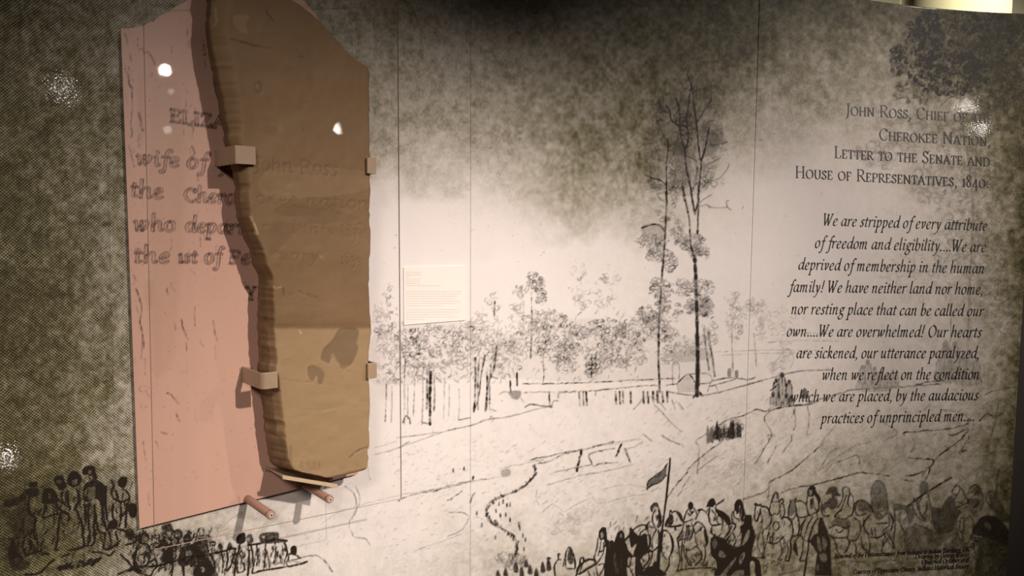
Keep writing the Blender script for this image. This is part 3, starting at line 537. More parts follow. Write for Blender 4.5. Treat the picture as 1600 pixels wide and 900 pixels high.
# the dark mass at the centre bottom
M.poly(k3(243, 470, 250, 410, 285, 370, 325, 378, 333, 440, 335, 505, 360, 520, 395, 512, 415, 540, 425, 500, 450, 430, 490, 402, 520, 430, 528, 500, 575, 450, 580, 385, 593, 370, 615, 400, 645, 440, 690, 475, 740, 440, 765, 450, 775, 540, 790, 610, 710, 645, 660, 690, 600, 700, 560, 700, 545, 800, 560, 920, 300, 920, 310, 760, 325, 600, 300, 500, 265, 520), .97, sm=False)
M.poly(k3(530, 530, 575, 482, 588, 570, 605, 600, 632, 560, 657, 548, 655, 575, 632, 620, 618, 682, 560, 612, 548, 560), .03, sm=False, mode='set')
M.poly(k3(345, 530, 372, 525, 380, 600, 350, 600), .75, mode='set'); M.poly(k3(395, 660, 430, 640, 440, 720, 470, 860, 420, 860), .72, mode='set'); M.poly(k3(262, 440, 290, 420, 300, 470, 275, 500), .45, mode='set'); M.poly(k3(470, 700, 500, 660, 510, 800, 480, 860), .78, mode='set'); M.poly(k3(475, 450, 497, 440, 500, 480, 480, 490), .5, mode='set')
for p in [(240, 490, 225, 600, 200, 690, 195, 720, 215, 765, 245, 740, 290, 660, 310, 570), (270, 530, 260, 600, 240, 680), (300, 540, 295, 620, 250, 640), (80, 740, 110, 722, 155, 716, 210, 738, 235, 760), (45, 720, 30, 790, 5, 850), (50, 705, 45, 740, 60, 800, 40, 860), (78, 700, 80, 740, 62, 790), (35, 875, 110, 825, 215, 760), (40, 760, 75, 770), (218, 770, 225, 840, 232, 900), (240, 780, 300, 770, 290, 830, 250, 900), (5, 860, 30, 880, 80, 860), (130, 850, 150, 900), (190, 860, 200, 900)]: s3(.95, 1.8, *p)
for p in [(620, 400, 650, 375, 700, 352, 750, 352, 765, 400), (690, 470, 700, 430, 740, 400, 765, 385), (755, 350, 800, 310, 770, 345, 780, 390), (820, 200, 812, 160, 840, 118, 870, 112, 888, 140, 905, 200, 918, 250, 918, 330, 890, 375), (860, 180, 835, 230, 828, 310, 855, 370), (870, 250, 880, 300), (890, 240, 895, 310, 880, 360), (800, 370, 840, 375, 870, 395), (775, 400, 795, 520, 790, 600), (870, 400, 830, 480, 825, 600), (890, 410, 900, 500, 880, 590, 820, 640), (800, 460, 812, 580), (745, 480, 770, 560, 745, 600), (935, 400, 985, 415, 1025, 460, 1055, 540, 1040, 640, 1010, 700, 1005, 780, 965, 860), (780, 630, 790, 720, 720, 830, 700, 880), (700, 700, 740, 740), (600, 700, 580, 800, 620, 900), (650, 700, 645, 800, 650, 900), (830, 640, 800, 760, 740, 850), (930, 580, 930, 640, 960, 700, 985, 720), (890, 640, 900, 720, 870, 760), (550, 700, 560, 800, 600, 760)]: s3(.95, 2.0, *p)
M.poly(k3(842, 150, 870, 150, 878, 190, 862, 235, 848, 215), .3); M.poly(k3(815, 190, 812, 150, 845, 115, 880, 115, 890, 160, 850, 150, 830, 200), .7); M.poly(k3(1010, 430, 1050, 500, 1060, 580, 1040, 650, 1020, 660, 1035, 570), .9); M.poly(k3(885, 180, 915, 240, 920, 330, 900, 370, 900, 290), .85)
M.poly(k3(900, 430, 950, 400, 930, 600, 900, 700, 885, 900, 830, 900, 830, 760, 870, 740), .88, sm=False); M.poly(k3(690, 900, 730, 850, 830, 790, 960, 860, 960, 900), .85); M.poly(k3(650, 690, 700, 650, 800, 610, 830, 650, 780, 650, 700, 720, 720, 800, 680, 900, 640, 900), .8)
# second horse and rider
for p in [(970, 350, 985, 300, 1010, 260, 1020, 190, 1040, 215, 1065, 200, 1100, 205, 1135, 240, 1150, 310), (970, 350, 1000, 365, 1020, 350, 1050, 300), (1020, 365, 1075, 365, 1140, 350), (1065, 360, 1080, 400)]: s3(.95, 2.6, *p)
M.poly(k3(985, 300, 1010, 250, 1040, 225, 1055, 270, 1040, 330, 1010, 350, 985, 345), .75); M.poly(k3(1075, 205, 1130, 240, 1150, 310, 1125, 290, 1100, 240), .8)
M.poly(k2(160, 190, 178, 155, 205, 165, 215, 200, 195, 235, 170, 225), .93)
for p in [(165, 225, 140, 270, 120, 330, 125, 360, 160, 350, 200, 330), (220, 220, 250, 280, 240, 330), (180, 240, 190, 260, 215, 250), (120, 360, 100, 450, 55, 520, 60, 545, 110, 530, 150, 530), (140, 380, 150, 440, 130, 520, 125, 570), (165, 390, 170, 460, 150, 540), (200, 380, 215, 440, 180, 540), (215, 400, 250, 360, 290, 370, 325, 410, 345, 470, 360, 560, 335, 600), (215, 420, 235, 470, 300, 410), (235, 460, 235, 540, 255, 590), (135, 640, 190, 635, 240, 600), (245, 600, 290, 660, 295, 720, 240, 790), (330, 600, 335, 700, 310, 790, 350, 790), (60, 545, 70, 640, 80, 730, 60, 830, 50, 850, 90, 840), (105, 545, 95, 640, 100, 740, 95, 830), (115, 580, 120, 660, 140, 720, 170, 780, 195, 795), (145, 620, 150, 700, 190, 760), (160, 270, 180, 290, 210, 260), (150, 400, 190, 400), (260, 240, 290, 230, 330, 250, 370, 310, 380, 360), (280, 240, 250, 300), (60, 850, 150, 830, 300, 820, 430, 820), (205, 730, 230, 750, 190, 770)]: s2(.93, 1.9, *p)
M.poly(k2(318, 440, 345, 450, 362, 540, 350, 600, 335, 560), .85); M.poly(k2(60, 500, 110, 430, 115, 520, 60, 540), .6); M.poly(k2(130, 450, 200, 440, 190, 530, 140, 550), .5)
# third and fourth riders and the dark figure with a tall hat
M.poly(k2(345, 210, 365, 150, 395, 122, 425, 128, 440, 180, 420, 190, 415, 210, 385, 205, 365, 205), .92)
for p in [(440, 190, 500, 150, 520, 130), (380, 215, 350, 250), (440, 210, 450, 260, 500, 260, 560, 300, 580, 340), (380, 220, 370, 300, 390, 380, 440, 390, 490, 380), (400, 240, 440, 290, 430, 340), (470, 280, 450, 340, 470, 380), (480, 250, 540, 300, 575, 360, 570, 420), (500, 300, 510, 380, 500, 440), (560, 380, 600, 370, 640, 380), (610, 250, 600, 320, 615, 370), (625, 240, 620, 290, 640, 320, 670, 330), (690, 200, 685, 290, 700, 340), (720, 230, 735, 310, 710, 350), (600, 400, 560, 470, 520, 530), (640, 400, 600, 470, 540, 550), (560, 540, 600, 600, 640, 610), (610, 470, 640, 540, 620, 600), (400, 400, 400, 470, 450, 500)]: s2(.93, 2.1, *p)
M.poly(k2(630, 240, 628, 180, 655, 135, 690, 132, 712, 170, 725, 260, 715, 340, 695, 330, 695, 240, 680, 190, 672, 260, 650, 280, 640, 250), .88); M.poly(k2(440, 230, 520, 255, 580, 320, 590, 370, 560, 390, 520, 340, 470, 300), .82)
M.poly(k2(730, 300, 745, 285, 800, 290, 805, 340, 805, 400, 830, 450, 830, 540, 805, 640, 800, 700, 790, 720, 780, 800, 790, 900, 420, 900, 450, 820, 440, 740, 400, 700, 385, 620, 390, 520, 440, 500, 520, 520, 570, 580, 620, 620, 690, 600, 700, 480, 680, 400, 720, 380), .95, sm=False)
for q, v in [((720, 530, 760, 440, 785, 450, 760, 540, 700, 600), .25), ((465, 700, 490, 640, 540, 690, 520, 720), .35), ((480, 900, 560, 800, 640, 700, 640, 740, 560, 860, 540, 900), .45), ((670, 760, 690, 690, 730, 660, 730, 720, 690, 790), .4), ((600, 900, 640, 850, 720, 840, 710, 900), .4), ((400, 560, 440, 520, 460, 580, 420, 640), .6)]: M.poly(k2(*q), v, mode='set')
M.grass(1110, 845, 1175, 900, 60, 1, 1.6, -50, (5, 12))
for p in [(800, 715, 840, 730, 870, 780, 880, 900), (790, 720, 840, 760, 850, 900)]: s2(.97, 4.5, *p)
s2(.97, 6, 850, 760, 872, 830, 868, 900); s2(.6, 1.5, 800, 705, 900, 720, 1000, 745, 1090, 765); s2(.5, 1.4, 950, 690, 1000, 680, 1060, 670); s2(.6, 1.4, 1060, 890, 1200, 860, 1286, 840); s2(.5, 1.2, 940, 690, 1000, 710, 1080, 720)
# horse and rider by the dark walking man, then the faded riders
k4 = Z(1200, 740, 5.625); k5 = Z(1370, 740, 5.626)
def s4(a, w_, *p): ln(k4(*p), w_, a, rough=.2, jit=.25)
def s5(a, w_, *p): ln(k5(*p), w_, a, rough=.25, jit=.25)
M.poly(k4(190, 260, 200, 235, 235, 225, 245, 290, 240, 340, 210, 370, 185, 370, 180, 330), .5)
for p in [(192, 235, 200, 250, 185, 290, 178, 360, 195, 400, 230, 385, 250, 340, 245, 290, 240, 250, 245, 220), (250, 245, 290, 240, 330, 270, 350, 330), (250, 340, 265, 390, 275, 460, 270, 530), (250, 380, 310, 385, 360, 365), (215, 550, 260, 540, 280, 480, 330, 400), (280, 540, 240, 600, 225, 660, 260, 720), (270, 540, 300, 560, 310, 620, 300, 700, 280, 765, 315, 765), (330, 400, 300, 470, 290, 540, 330, 590), (390, 380, 350, 460, 320, 560), (440, 390, 400, 450, 350, 600), (345, 200, 340, 270, 350, 340, 370, 370, 400, 350, 440, 330, 450, 260, 455, 220, 420, 170), (380, 220, 385, 300), (430, 350, 440, 400), (395, 210, 400, 280, 430, 330)]: s4(.88, 1.9, *p)
M.poly(k4(345, 190, 350, 135, 385, 100, 415, 115, 425, 155, 450, 200, 455, 300, 440, 330, 435, 240, 405, 190, 400, 200, 370, 205), .78); M.poly(k4(360, 150, 385, 145, 385, 185, 365, 190), .35, mode='set'); M.poly(k4(230, 600, 245, 590, 262, 700, 245, 715), .8); M.poly(k4(370, 230, 390, 230, 385, 310, 372, 300), .7)
A5 = .82
M.poly(k4(505, 185, 530, 130, 570, 112, 605, 120, 615, 160, 640, 195, 600, 200, 590, 190, 590, 215, 560, 215, 555, 180), .66); M.poly(k4(520, 240, 545, 215, 600, 215, 615, 260, 600, 300, 560, 320, 520, 300, 470, 350, 465, 280), .62)
for p in [(475, 240, 465, 300, 490, 370, 540, 370), (480, 300, 500, 340), (610, 300, 640, 260, 660, 200, 655, 140, 685, 115, 715, 140, 715, 165, 745, 200, 755, 260, 745, 350, 715, 375, 670, 400, 600, 385, 590, 370, 640, 320), (690, 190, 660, 270, 640, 330), (715, 180, 700, 260, 720, 300), (540, 480, 600, 450, 680, 480, 720, 460), (600, 490, 620, 520, 660, 500), (700, 460, 710, 520, 690, 560, 600, 565, 540, 540), (760, 390, 800, 420, 815, 500, 780, 580, 740, 585), (545, 540, 590, 600, 610, 680, 630, 710), (690, 560, 715, 600, 700, 660, 670, 700), (740, 585, 775, 640, 770, 700), (770, 260, 790, 240, 850, 240, 900, 290, 930, 350), (770, 260, 770, 340, 800, 370, 860, 350), (840, 400, 850, 480, 880, 530), (900, 360, 850, 420, 830, 470), (820, 560, 830, 640, 880, 690), (880, 540, 895, 620, 890, 720), (900, 560, 980, 560, 1030, 520), (1040, 520, 1080, 570, 1110, 640), (1060, 560, 1010, 640, 1000, 680), (1075, 350, 1100, 420, 1080, 500), (950, 440, 1060, 435), (910, 480, 920, 540), (940, 480, 945, 560)]: s4(A5, 2.0, *p)
M.poly(k4(780, 250, 850, 240, 910, 290, 920, 350, 860, 330, 800, 330), .5); M.poly(k4(590, 395, 700, 400, 720, 450, 650, 470, 560, 450), .42); M.poly(k4(905, 210, 915, 120, 950, 65, 1000, 70, 1035, 140, 1050, 260, 1050, 330, 1000, 300, 930, 330, 905, 270), .42)
for p in [(905, 210, 915, 120, 950, 65, 1000, 70, 1035, 140, 1050, 260, 1055, 330), (930, 140, 960, 120, 990, 150, 960, 190, 935, 170), (940, 200, 970, 280, 990, 220), (910, 260, 930, 330, 1000, 330, 1030, 300), (940, 350, 990, 400, 1040, 350)]: s4(.62, 2.0, *p)
M.poly(k4(930, 340, 1000, 350, 1010, 400, 950, 400), .5)
# walking man with a staff
M.poly(k4(440, 440, 455, 385, 480, 385, 500, 440, 530, 520, 550, 600, 555, 760, 560, 900, 410, 900, 420, 780, 430, 700, 400, 650, 360, 600, 400, 540, 440, 520), .74, sm=False)
for q in [(430, 560, 450, 560, 470, 680, 440, 660), (480, 560, 520, 600, 500, 680, 480, 640), (450, 720, 500, 700, 520, 760, 480, 780), (425, 820, 450, 790, 440, 860)]: M.poly(k4(*q), .42, mode='set')
s4(.9, 2.6, 365, 560, 350, 680, 335, 780, 318, 900)
M.grass(950, 812, 1240, 898, 260, .85, 1.5, -70, (3, 9)); M.grass(1240, 815, 1420, 895, 150, .5, 1.4, -70, (3, 9)); M.grass(1400, 790, 1570, 895, 200, .6, 1.5, -70, (3, 9))
# riders at far right
M.poly(k5(150, 330, 140, 270, 175, 262, 240, 275, 290, 300, 330, 350, 310, 420, 280, 440, 250, 330, 210, 320), .5); M.poly(k5(375, 170, 380, 90, 420, 62, 455, 100, 450, 150, 410, 190), .5)
for p in [(270, 290, 400, 190, 520, 115, 655, 35)]: s5(.7, 3.2, *p)
for p in [(330, 220, 310, 280, 340, 350, 380, 400, 440, 420), (350, 220, 360, 300, 400, 380, 430, 400), (450, 180, 470, 280, 490, 380, 480, 430), (400, 210, 370, 260, 380, 340), (440, 240, 435, 320, 410, 370), (150, 280, 160, 370, 160, 460, 150, 560, 150, 660), (210, 330, 200, 420, 240, 520, 240, 600), (100, 340, 110, 450, 60, 500, 90, 580, 140, 650), (70, 560, 40, 640), (330, 440, 370, 460, 440, 480), (700, 100, 660, 160, 700, 190, 730, 140, 715, 105, 750, 140, 780, 210, 800, 250, 700, 300), (700, 200, 680, 240, 750, 260), (710, 380, 700, 480, 740, 590, 800, 610, 840, 520, 850, 420, 810, 370), (740, 390, 765, 400, 760, 500, 725, 500, 740, 390), (800, 180, 830, 120, 870, 100, 915, 150, 935, 240, 910, 330), (830, 170, 850, 130, 880, 140, 870, 180, 840, 200), (800, 230, 870, 220, 900, 250, 850, 300), (960, 230, 975, 180, 1010, 155, 1060, 200, 1090, 280, 1130, 350), (970, 240, 1000, 290, 1080, 340), (820, 580, 850, 500, 900, 440), (740, 500, 760, 580)]: s5(.62, 2.2, *p)
M.poly(k5(570, 300, 600, 240, 650, 190, 690, 240, 700, 300, 740, 340, 700, 400, 680, 480, 620, 530, 520, 520, 490, 430, 480, 300, 540, 300), .55); M.poly(k5(250, 480, 290, 450, 380, 480, 450, 480, 520, 520, 600, 540, 700, 520, 760, 600, 820, 640, 820, 700, 240, 700), .4, sm=False)
M.poly(k5(370, 570, 430, 540, 440, 640, 400, 660), .12, mode='set'); M.poly(k5(540, 640, 640, 560, 700, 540, 600, 640, 540, 660), .15, mode='set'); M.poly(k5(270, 500, 300, 520, 280, 560), .15, mode='set')
M.poly(k5(840, 170, 880, 110, 920, 150, 900, 190, 860, 190), .5); M.poly(k5(800, 240, 870, 220, 910, 260, 880, 300, 820, 290), .45)
M.poly(k5(880, 430, 920, 380, 1000, 370, 1080, 400, 1160, 500, 1200, 620, 1150, 640, 1060, 600, 960, 560, 860, 540, 840, 500), .7); M.poly(k5(860, 900, 870, 760, 900, 640, 840, 560, 1100, 560, 1200, 640, 1200, 900), .5, sm=False); M.poly(k5(980, 200, 1030, 170, 1090, 260, 1190, 420, 1100, 420, 1020, 330), .42)
M.foliage(1540, 850, 22, 30, 60, .6, 1.8, (2, 5)); M.poly(k5(930, 700, 990, 690, 1010, 800, 940, 860), .3, mode='set'); M.poly(k5(950, 430, 1000, 450, 1000, 500, 960, 470), .4, mode='set')
for p in [(0, 770, 100, 760, 200, 780), (0, 800, 150, 800, 330, 780), (100, 860, 150, 800, 220, 780)]: s5(.35, 1.6, *p)
s4(.45, 1.6, 560, 790, 700, 770, 900, 780, 1125, 760); s4(.4, 1.5, 880, 840, 920, 800, 960, 790)
# small walkers in front of the road
for x, y, h in [(806, 880, 14), (815, 888, 18), (828, 885, 12), (838, 890, 12), (848, 880, 14), (857, 875, 16), (822, 876, 10), (790, 890, 10), (778, 893, 8)]: M.poly([(x-3, y+h), (x-3, y+3), (x, y-3), (x+3, y+3), (x+4, y+h)], .72)
for p in [(670, 900, 665, 840, 685, 800, 705, 800), (720, 840, 745, 735, 765, 728, 790, 790, 795, 850), (735, 800, 740, 850, 790, 855), (690, 800, 690, 760, 700, 765), (800, 900, 830, 830, 880, 800, 920, 800), (820, 840, 830, 790, 850, 790), (840, 880, 920, 830), (640, 850, 620, 790, 640, 790)]:
    ln([(700+a/4, 675+b/4) for a, b in zip(p[::2], p[1::2])], 2.2, .85)
M.poly([(700+a/4, 675+b/4) for a, b in ((745, 800), (755, 735), (775, 740), (785, 800), (770, 830))], .7)

# ---- onlookers at lower left
k6 = Z(0, 720, 5.0); k7 = Z(200, 780, 5.714)
def s6(a, w_, *p): ln(k6(*p), w_*1.25, min(1, a*1.15), rough=.45, jit=.7)
def s7(a, w_, *p): ln(k7(*p), w_*1.2, min(1, a*1.15), rough=.45, jit=.6)
for q, v in [((650, 110, 645, 70, 680, 40, 735, 45, 745, 90, 760, 140, 700, 150, 690, 110), .88), ((525, 160, 545, 100, 580, 80, 620, 100, 640, 150, 600, 200, 550, 200), .8), ((420, 150, 440, 120, 490, 118, 500, 150, 520, 200, 470, 230, 440, 190), .82), ((330, 260, 350, 220, 400, 215, 440, 250, 450, 320, 400, 335, 340, 320), .8), ((225, 180, 250, 165, 290, 172, 285, 200, 240, 205), .8), ((190, 240, 230, 215, 300, 220, 300, 260, 240, 290), .62), ((30, 310, 60, 300, 140, 280, 190, 250, 200, 300, 120, 350, 40, 360), .55),
        ((650, 220, 680, 170, 760, 150, 820, 200, 825, 300, 815, 380, 825, 480, 790, 470, 790, 380, 760, 300, 660, 320), .66), ((920, 180, 940, 130, 990, 130, 990, 180, 960, 215), .78), ((860, 150, 880, 145, 895, 170, 880, 200), .6), ((1000, 350, 1060, 335, 1065, 430, 1020, 440), .82), ((845, 490, 870, 465, 915, 480, 910, 530, 850, 530), .78), ((80, 640, 110, 610, 140, 700, 180, 760, 240, 800, 200, 850, 100, 850, 60, 740), .6), ((80, 400, 200, 360, 250, 430, 270, 520, 200, 600, 100, 590), .38)]:
    M.poly(k6(*q), v)
for q in [(690, 75, 715, 70, 715, 100, 690, 105), (560, 160, 600, 140, 600, 185, 570, 190), (440, 150, 480, 150, 475, 180, 445, 175), (375, 260, 400, 255, 400, 300, 380, 300), (660, 240, 740, 200, 740, 290, 690, 300), (700, 120, 730, 115, 725, 150, 705, 150)]: M.poly(k6(*q), .3, mode='set')
for p in [(430, 690, 450, 620, 455, 520, 470, 430, 490, 400), (430, 690, 455, 700), (600, 390, 640, 500, 650, 600, 655, 660, 600, 690, 540, 700), (340, 450, 400, 425, 500, 400), (270, 450, 270, 520, 265, 560), (220, 300, 230, 400, 275, 450, 280, 480), (440, 340, 480, 390, 530, 420, 545, 460), (480, 250, 490, 320, 520, 360), (530, 240, 530, 320, 545, 380), (600, 220, 620, 300, 580, 380), (660, 340, 670, 450, 650, 560), (740, 350, 735, 450, 735, 560, 730, 650, 660, 670), (745, 440, 770, 540, 820, 570), (690, 340, 690, 450, 700, 600, 690, 650), (820, 480, 830, 540, 860, 520, 910, 480), (830, 200, 825, 300, 830, 400, 840, 470), (880, 200, 870, 260, 900, 300, 960, 320, 1010, 290, 990, 240, 960, 225), (910, 240, 920, 290), (880, 330, 880, 440, 900, 470), (940, 330, 945, 430, 930, 510), (990, 330, 985, 430, 980, 520), (910, 530, 960, 540, 1010, 580, 1060, 610, 1050, 640, 980, 660), (820, 570, 810, 680, 850, 690, 900, 660, 940, 620), (850, 560, 870, 640, 850, 680), (900, 560, 920, 620), (200, 740, 260, 720, 320, 700), (320, 730, 380, 730), (200, 890, 300, 875, 420, 775), (260, 560, 290, 640, 290, 700), (190, 600, 180, 680, 200, 740), (240, 620, 240, 690), (330, 320, 360, 350, 330, 440), (480, 750, 540, 730), (720, 710, 780, 715, 850, 740, 890, 710), (940, 730, 1000, 790, 1050, 850, 1100, 880), (920, 890, 980, 860, 1060, 840, 1100, 860), (1060, 700, 1045, 780, 1060, 840), (1065, 700, 1095, 670), (1060, 600, 1100, 580, 1100, 640)]: s6(.85, 2.3, *p)
for _ in range(90): x = rng.uniform(450, 780); y = 845-(x-450)*.18+rng.uniform(-22, 22); s6(.8, 2.0, x, y, x+10, y-14)
M.foliage(30, 850, 26, 30, 90, .6, 1.9, (2, 5)); M.foliage(26, 800, 18, 26, 60, .45, 1.9, (2, 5)); M.foliage(50, 860, 22, 10, 40, .6)
for q, v in [((-20, 340, -20, 280, 30, 260, 60, 320, 30, 370), .6), ((120, 320, 170, 300, 190, 330, 180, 380, 110, 380, 100, 350), .45), ((300, 240, 380, 215, 400, 260, 380, 290, 310, 280), .7), ((410, 290, 440, 265, 480, 280, 490, 330, 450, 370, 410, 340), .72), ((495, 330, 560, 325, 570, 370, 500, 380), .72), ((640, 350, 685, 345, 690, 380, 700, 440, 720, 500, 760, 600, 800, 690, 590, 690, 600, 600, 630, 560, 590, 480, 600, 420), .68), ((320, 470, 380, 440, 400, 540, 310, 560), .8), ((480, 430, 560, 410, 600, 440, 600, 560, 480, 600, 440, 560, 460, 480), .62), ((970, 340, 1000, 310, 1040, 300, 1050, 370, 1010, 400, 970, 390), .97), ((1060, 330, 1100, 310, 1120, 380, 1070, 400), .7), ((1170, 330, 1210, 300, 1340, 295, 1350, 360, 1420, 370, 1400, 385, 1200, 400, 1180, 380), .7), ((800, 410, 830, 390, 850, 430, 820, 450), .75), ((885, 420, 910, 385, 935, 420, 930, 450, 890, 455), .75), ((1455, 430, 1480, 415, 1502, 425, 1505, 480, 1480, 500, 1452, 480), .93)]:
    M.poly(k7(*q), v)
for q in [(145, 340, 170, 335, 165, 365, 140, 365), (430, 300, 460, 300, 455, 340, 430, 340), (515, 340, 545, 340, 540, 365, 515, 365), (510, 470, 560, 460, 560, 520, 520, 530), (1060, 350, 1085, 345, 1085, 375), (640, 620, 680, 600, 680, 660), (1195, 330, 1220, 330, 1215, 355)]: M.poly(k7(*q), .25, mode='set')
for p in [(75, 440, 100, 400, 160, 400, 190, 440, 185, 540, 150, 600, 90, 600, 65, 540, 75, 440), (120, 500, 160, 480, 140, 520), (190, 560, 240, 540, 260, 590, 210, 600), (200, 680, 260, 600, 330, 580, 430, 550, 560, 510, 730, 490, 870, 460, 950, 440), (0, 640, 120, 600, 200, 600), (50, 600, 120, 660, 200, 690), (100, 390, 100, 340, 150, 310, 190, 350), (250, 430, 300, 440, 340, 470), (380, 340, 390, 420, 460, 400), (330, 340, 330, 400, 370, 440), (730, 490, 770, 560, 770, 640), (830, 450, 850, 560, 840, 660), (880, 460, 890, 540, 870, 640), (960, 440, 930, 560, 880, 650), (1000, 410, 960, 560, 950, 680), (1070, 400, 1080, 520, 1070, 680), (1100, 420, 1120, 560, 1110, 660), (1150, 410, 1160, 560), (1230, 400, 1220, 600), (1310, 380, 1320, 520, 1300, 570), (1400, 390, 1420, 470, 1400, 550), (1070, 410, 1180, 395, 1320, 360, 1420, 372), (1430, 540, 1440, 490, 1500, 500, 1540, 530), (1110, 660, 1300, 620, 1500, 590, 1600, 560), (400, 580, 390, 690), (560, 600, 620, 560), (500, 600, 500, 690), (700, 400, 720, 480), (1020, 560, 1040, 600, 1030, 640, 990, 650, 960, 600, 980, 560)]: s7(.86, 2.1, *p)
for _ in range(150): x = rng.uniform(740, 1420); y = rng.uniform(410, 640-(x-740)*.1); s7(.55, 1.6, x, y, x+rng.uniform(-8, 8), y+rng.uniform(20, 60))
M.grass(200, 830, 335, 900, 210, .95, 1.8, -80, (4, 10)); M.foliage(285, 845, 50, 14, 90, .9, 2, (2, 5)); M.grass(20, 760, 205, 862, 200, .8, 1.9, -85, (4, 14)); M.poly(I(0, 780, 60, 745, 140, 730, 200, 750, 212, 820, 300, 850, 330, 900, 200, 900, 120, 860, 0, 870), .14, mode='add'); M.grass(10, 770, 200, 880, 170, .6, 1.8, -80, (4, 12))
M.foliage(262, 858, 40, 26, 150, .55, 1.8, (2, 5)); M.foliage(310, 870, 26, 26, 120, .6, 1.8, (2, 5)); M.foliage(340, 836, 22, 14, 60, .3); ln(I(340, 835, 360, 812, 380, 800), 1.2, .3); M.foliage(300, 838, 40, 12, 40, .25)
M.grass(300, 800, 600, 860, 60, .28, 1.2, -50, (3, 8))
# ---- faint stains and specks
for _ in range(260): x, y = rng.uniform(580, 1580), rng.uniform(200, 900); M.dabs(x, y, rng.uniform(.5, 1.1), rng.uniform(.15, .5))
M.flush()

# ------------------------------------------------------------------ how dark the picture itself is printed
TX = [-60, 0, 100, 180, 300, 450, 560, 620, 700, 800, 900, 1000, 1100, 1200, 1300, 1400, 1500, 1560, 1600, 1680]
TYY = [-60, 0, 100, 200, 265, 310, 400, 500, 600, 700, 800, 900, 960]
TG = np.array([
 [.80, .74, .66, .56, .45, .44, .44, .46, .44, .44, .50, .70, .80, .86, .80, .66, .88, .97, .93, .96],
 [.78, .72, .64, .54, .42, .44, .44, .46, .42, .42, .46, .68, .80, .86, .78, .60, .84, .96, .92, .96],
 [.76, .70, .63, .51, .40, .42, .40, .40, .36, .42, .48, .70, .76, .66, .52, .50, .76, .93, .95, .98],
 [.84, .80, .72, .60, .46, .38, .34, .36, .38, .46, .58, .60, .45, .28, .20, .26, .42, .74, .93, .97],
 [.84, .80, .72, .60, .36, .24, .22, .22, .20, .28, .46, .48, .24, .10, .08, .16, .34, .66, .92, .97],
 [.84, .80, .72, .59, .26, .04, .01, .01, .02, .12, .34, .36, .08, .02, .02, .08, .20, .50, .88, .96],
 [.86, .83, .70, .54, .20, .02, .0, .0, .0, .0, .03, .05, .02, .01, .02, .09, .24, .46, .82, .95],
 [.89, .86, .72, .54, .24, .04, .02, .02, .02, .03, .04, .05, .04, .05, .06, .10, .20, .44, .85, .95],
 [.91, .89, .73, .54, .24, .05, .03, .03, .03, .05, .08, .07, .06, .08, .08, .15, .22, .45, .88, .96],
 [.93, .92, .76, .54, .22, .06, .03, .03, .04, .06, .07, .07, .10, .19, .22, .28, .36, .60, .94, .98],
 [.96, .94, .79, .56, .28, .10, .06, .06, .08, .10, .11, .14, .24, .40, .48, .52, .55, .76, .97, .99],
 [.96, .93, .72, .50, .26, .12, .10, .11, .18, .26, .34, .48, .60, .66, .64, .60, .60, .80, .97, .99],
 [.96, .93, .72, .50, .26, .12, .10, .11, .18, .26, .34, .48, .60, .66, .64, .60, .60, .80, .97, .99]], np.float32)
gx, gy = np.meshgrid(np.arange(-60, 1680, 4.), np.arange(-60, 960, 4.))
def sstep(f): return f*f*(3-2*f)
def grid_sample(x, y):
    ix = np.clip(np.searchsorted(TX, x, 'right')-1, 0, len(TX)-2); iy = np.clip(np.searchsorted(TYY, y, 'right')-1, 0, len(TYY)-2)
    tx = np.clip((x-np.array(TX)[ix])/np.diff(TX)[ix], 0, 1); ty = np.clip((y-np.array(TYY)[iy])/np.diff(TYY)[iy], 0, 1)
    return TG[iy, ix]*(1-tx)*(1-ty)+TG[iy, ix+1]*tx*(1-ty)+TG[iy+1, ix]*(1-tx)*ty+TG[iy+1, ix+1]*tx*ty
def cloud(x, y, sc, seed):
    r = np.random.default_rng(seed); g = r.uniform(-1, 1, (80, 120)); X = (x+200)/sc; Y = (y+200)/sc
    i, j = X.astype(int) % 118, Y.astype(int) % 78; fx, fy = sstep(X % 1), sstep(Y % 1)
    return g[j, i]*(1-fx)*(1-fy)+g[j, i+1]*fx*(1-fy)+g[j+1, i]*(1-fx)*fy+g[j+1, i+1]*fx*fy
def tone_at(x, y):
    t = grid_sample(x+10*cloud(x, y, 60, 5), y+26*cloud(x, y, 50, 1)+12*cloud(x, y, 20, 2))
    k = np.clip(t*1.6, 0, 1)*(1-.4*np.clip(t-.5, 0, 1))
    t = t+k*(.06*cloud(x, y, 70, 3)+.09*cloud(x, y, 26, 4)+.12*cloud(x, y, 10, 9)+.13*cloud(x, y, 5.5, 12))
    return np.clip(t, 0, 1)
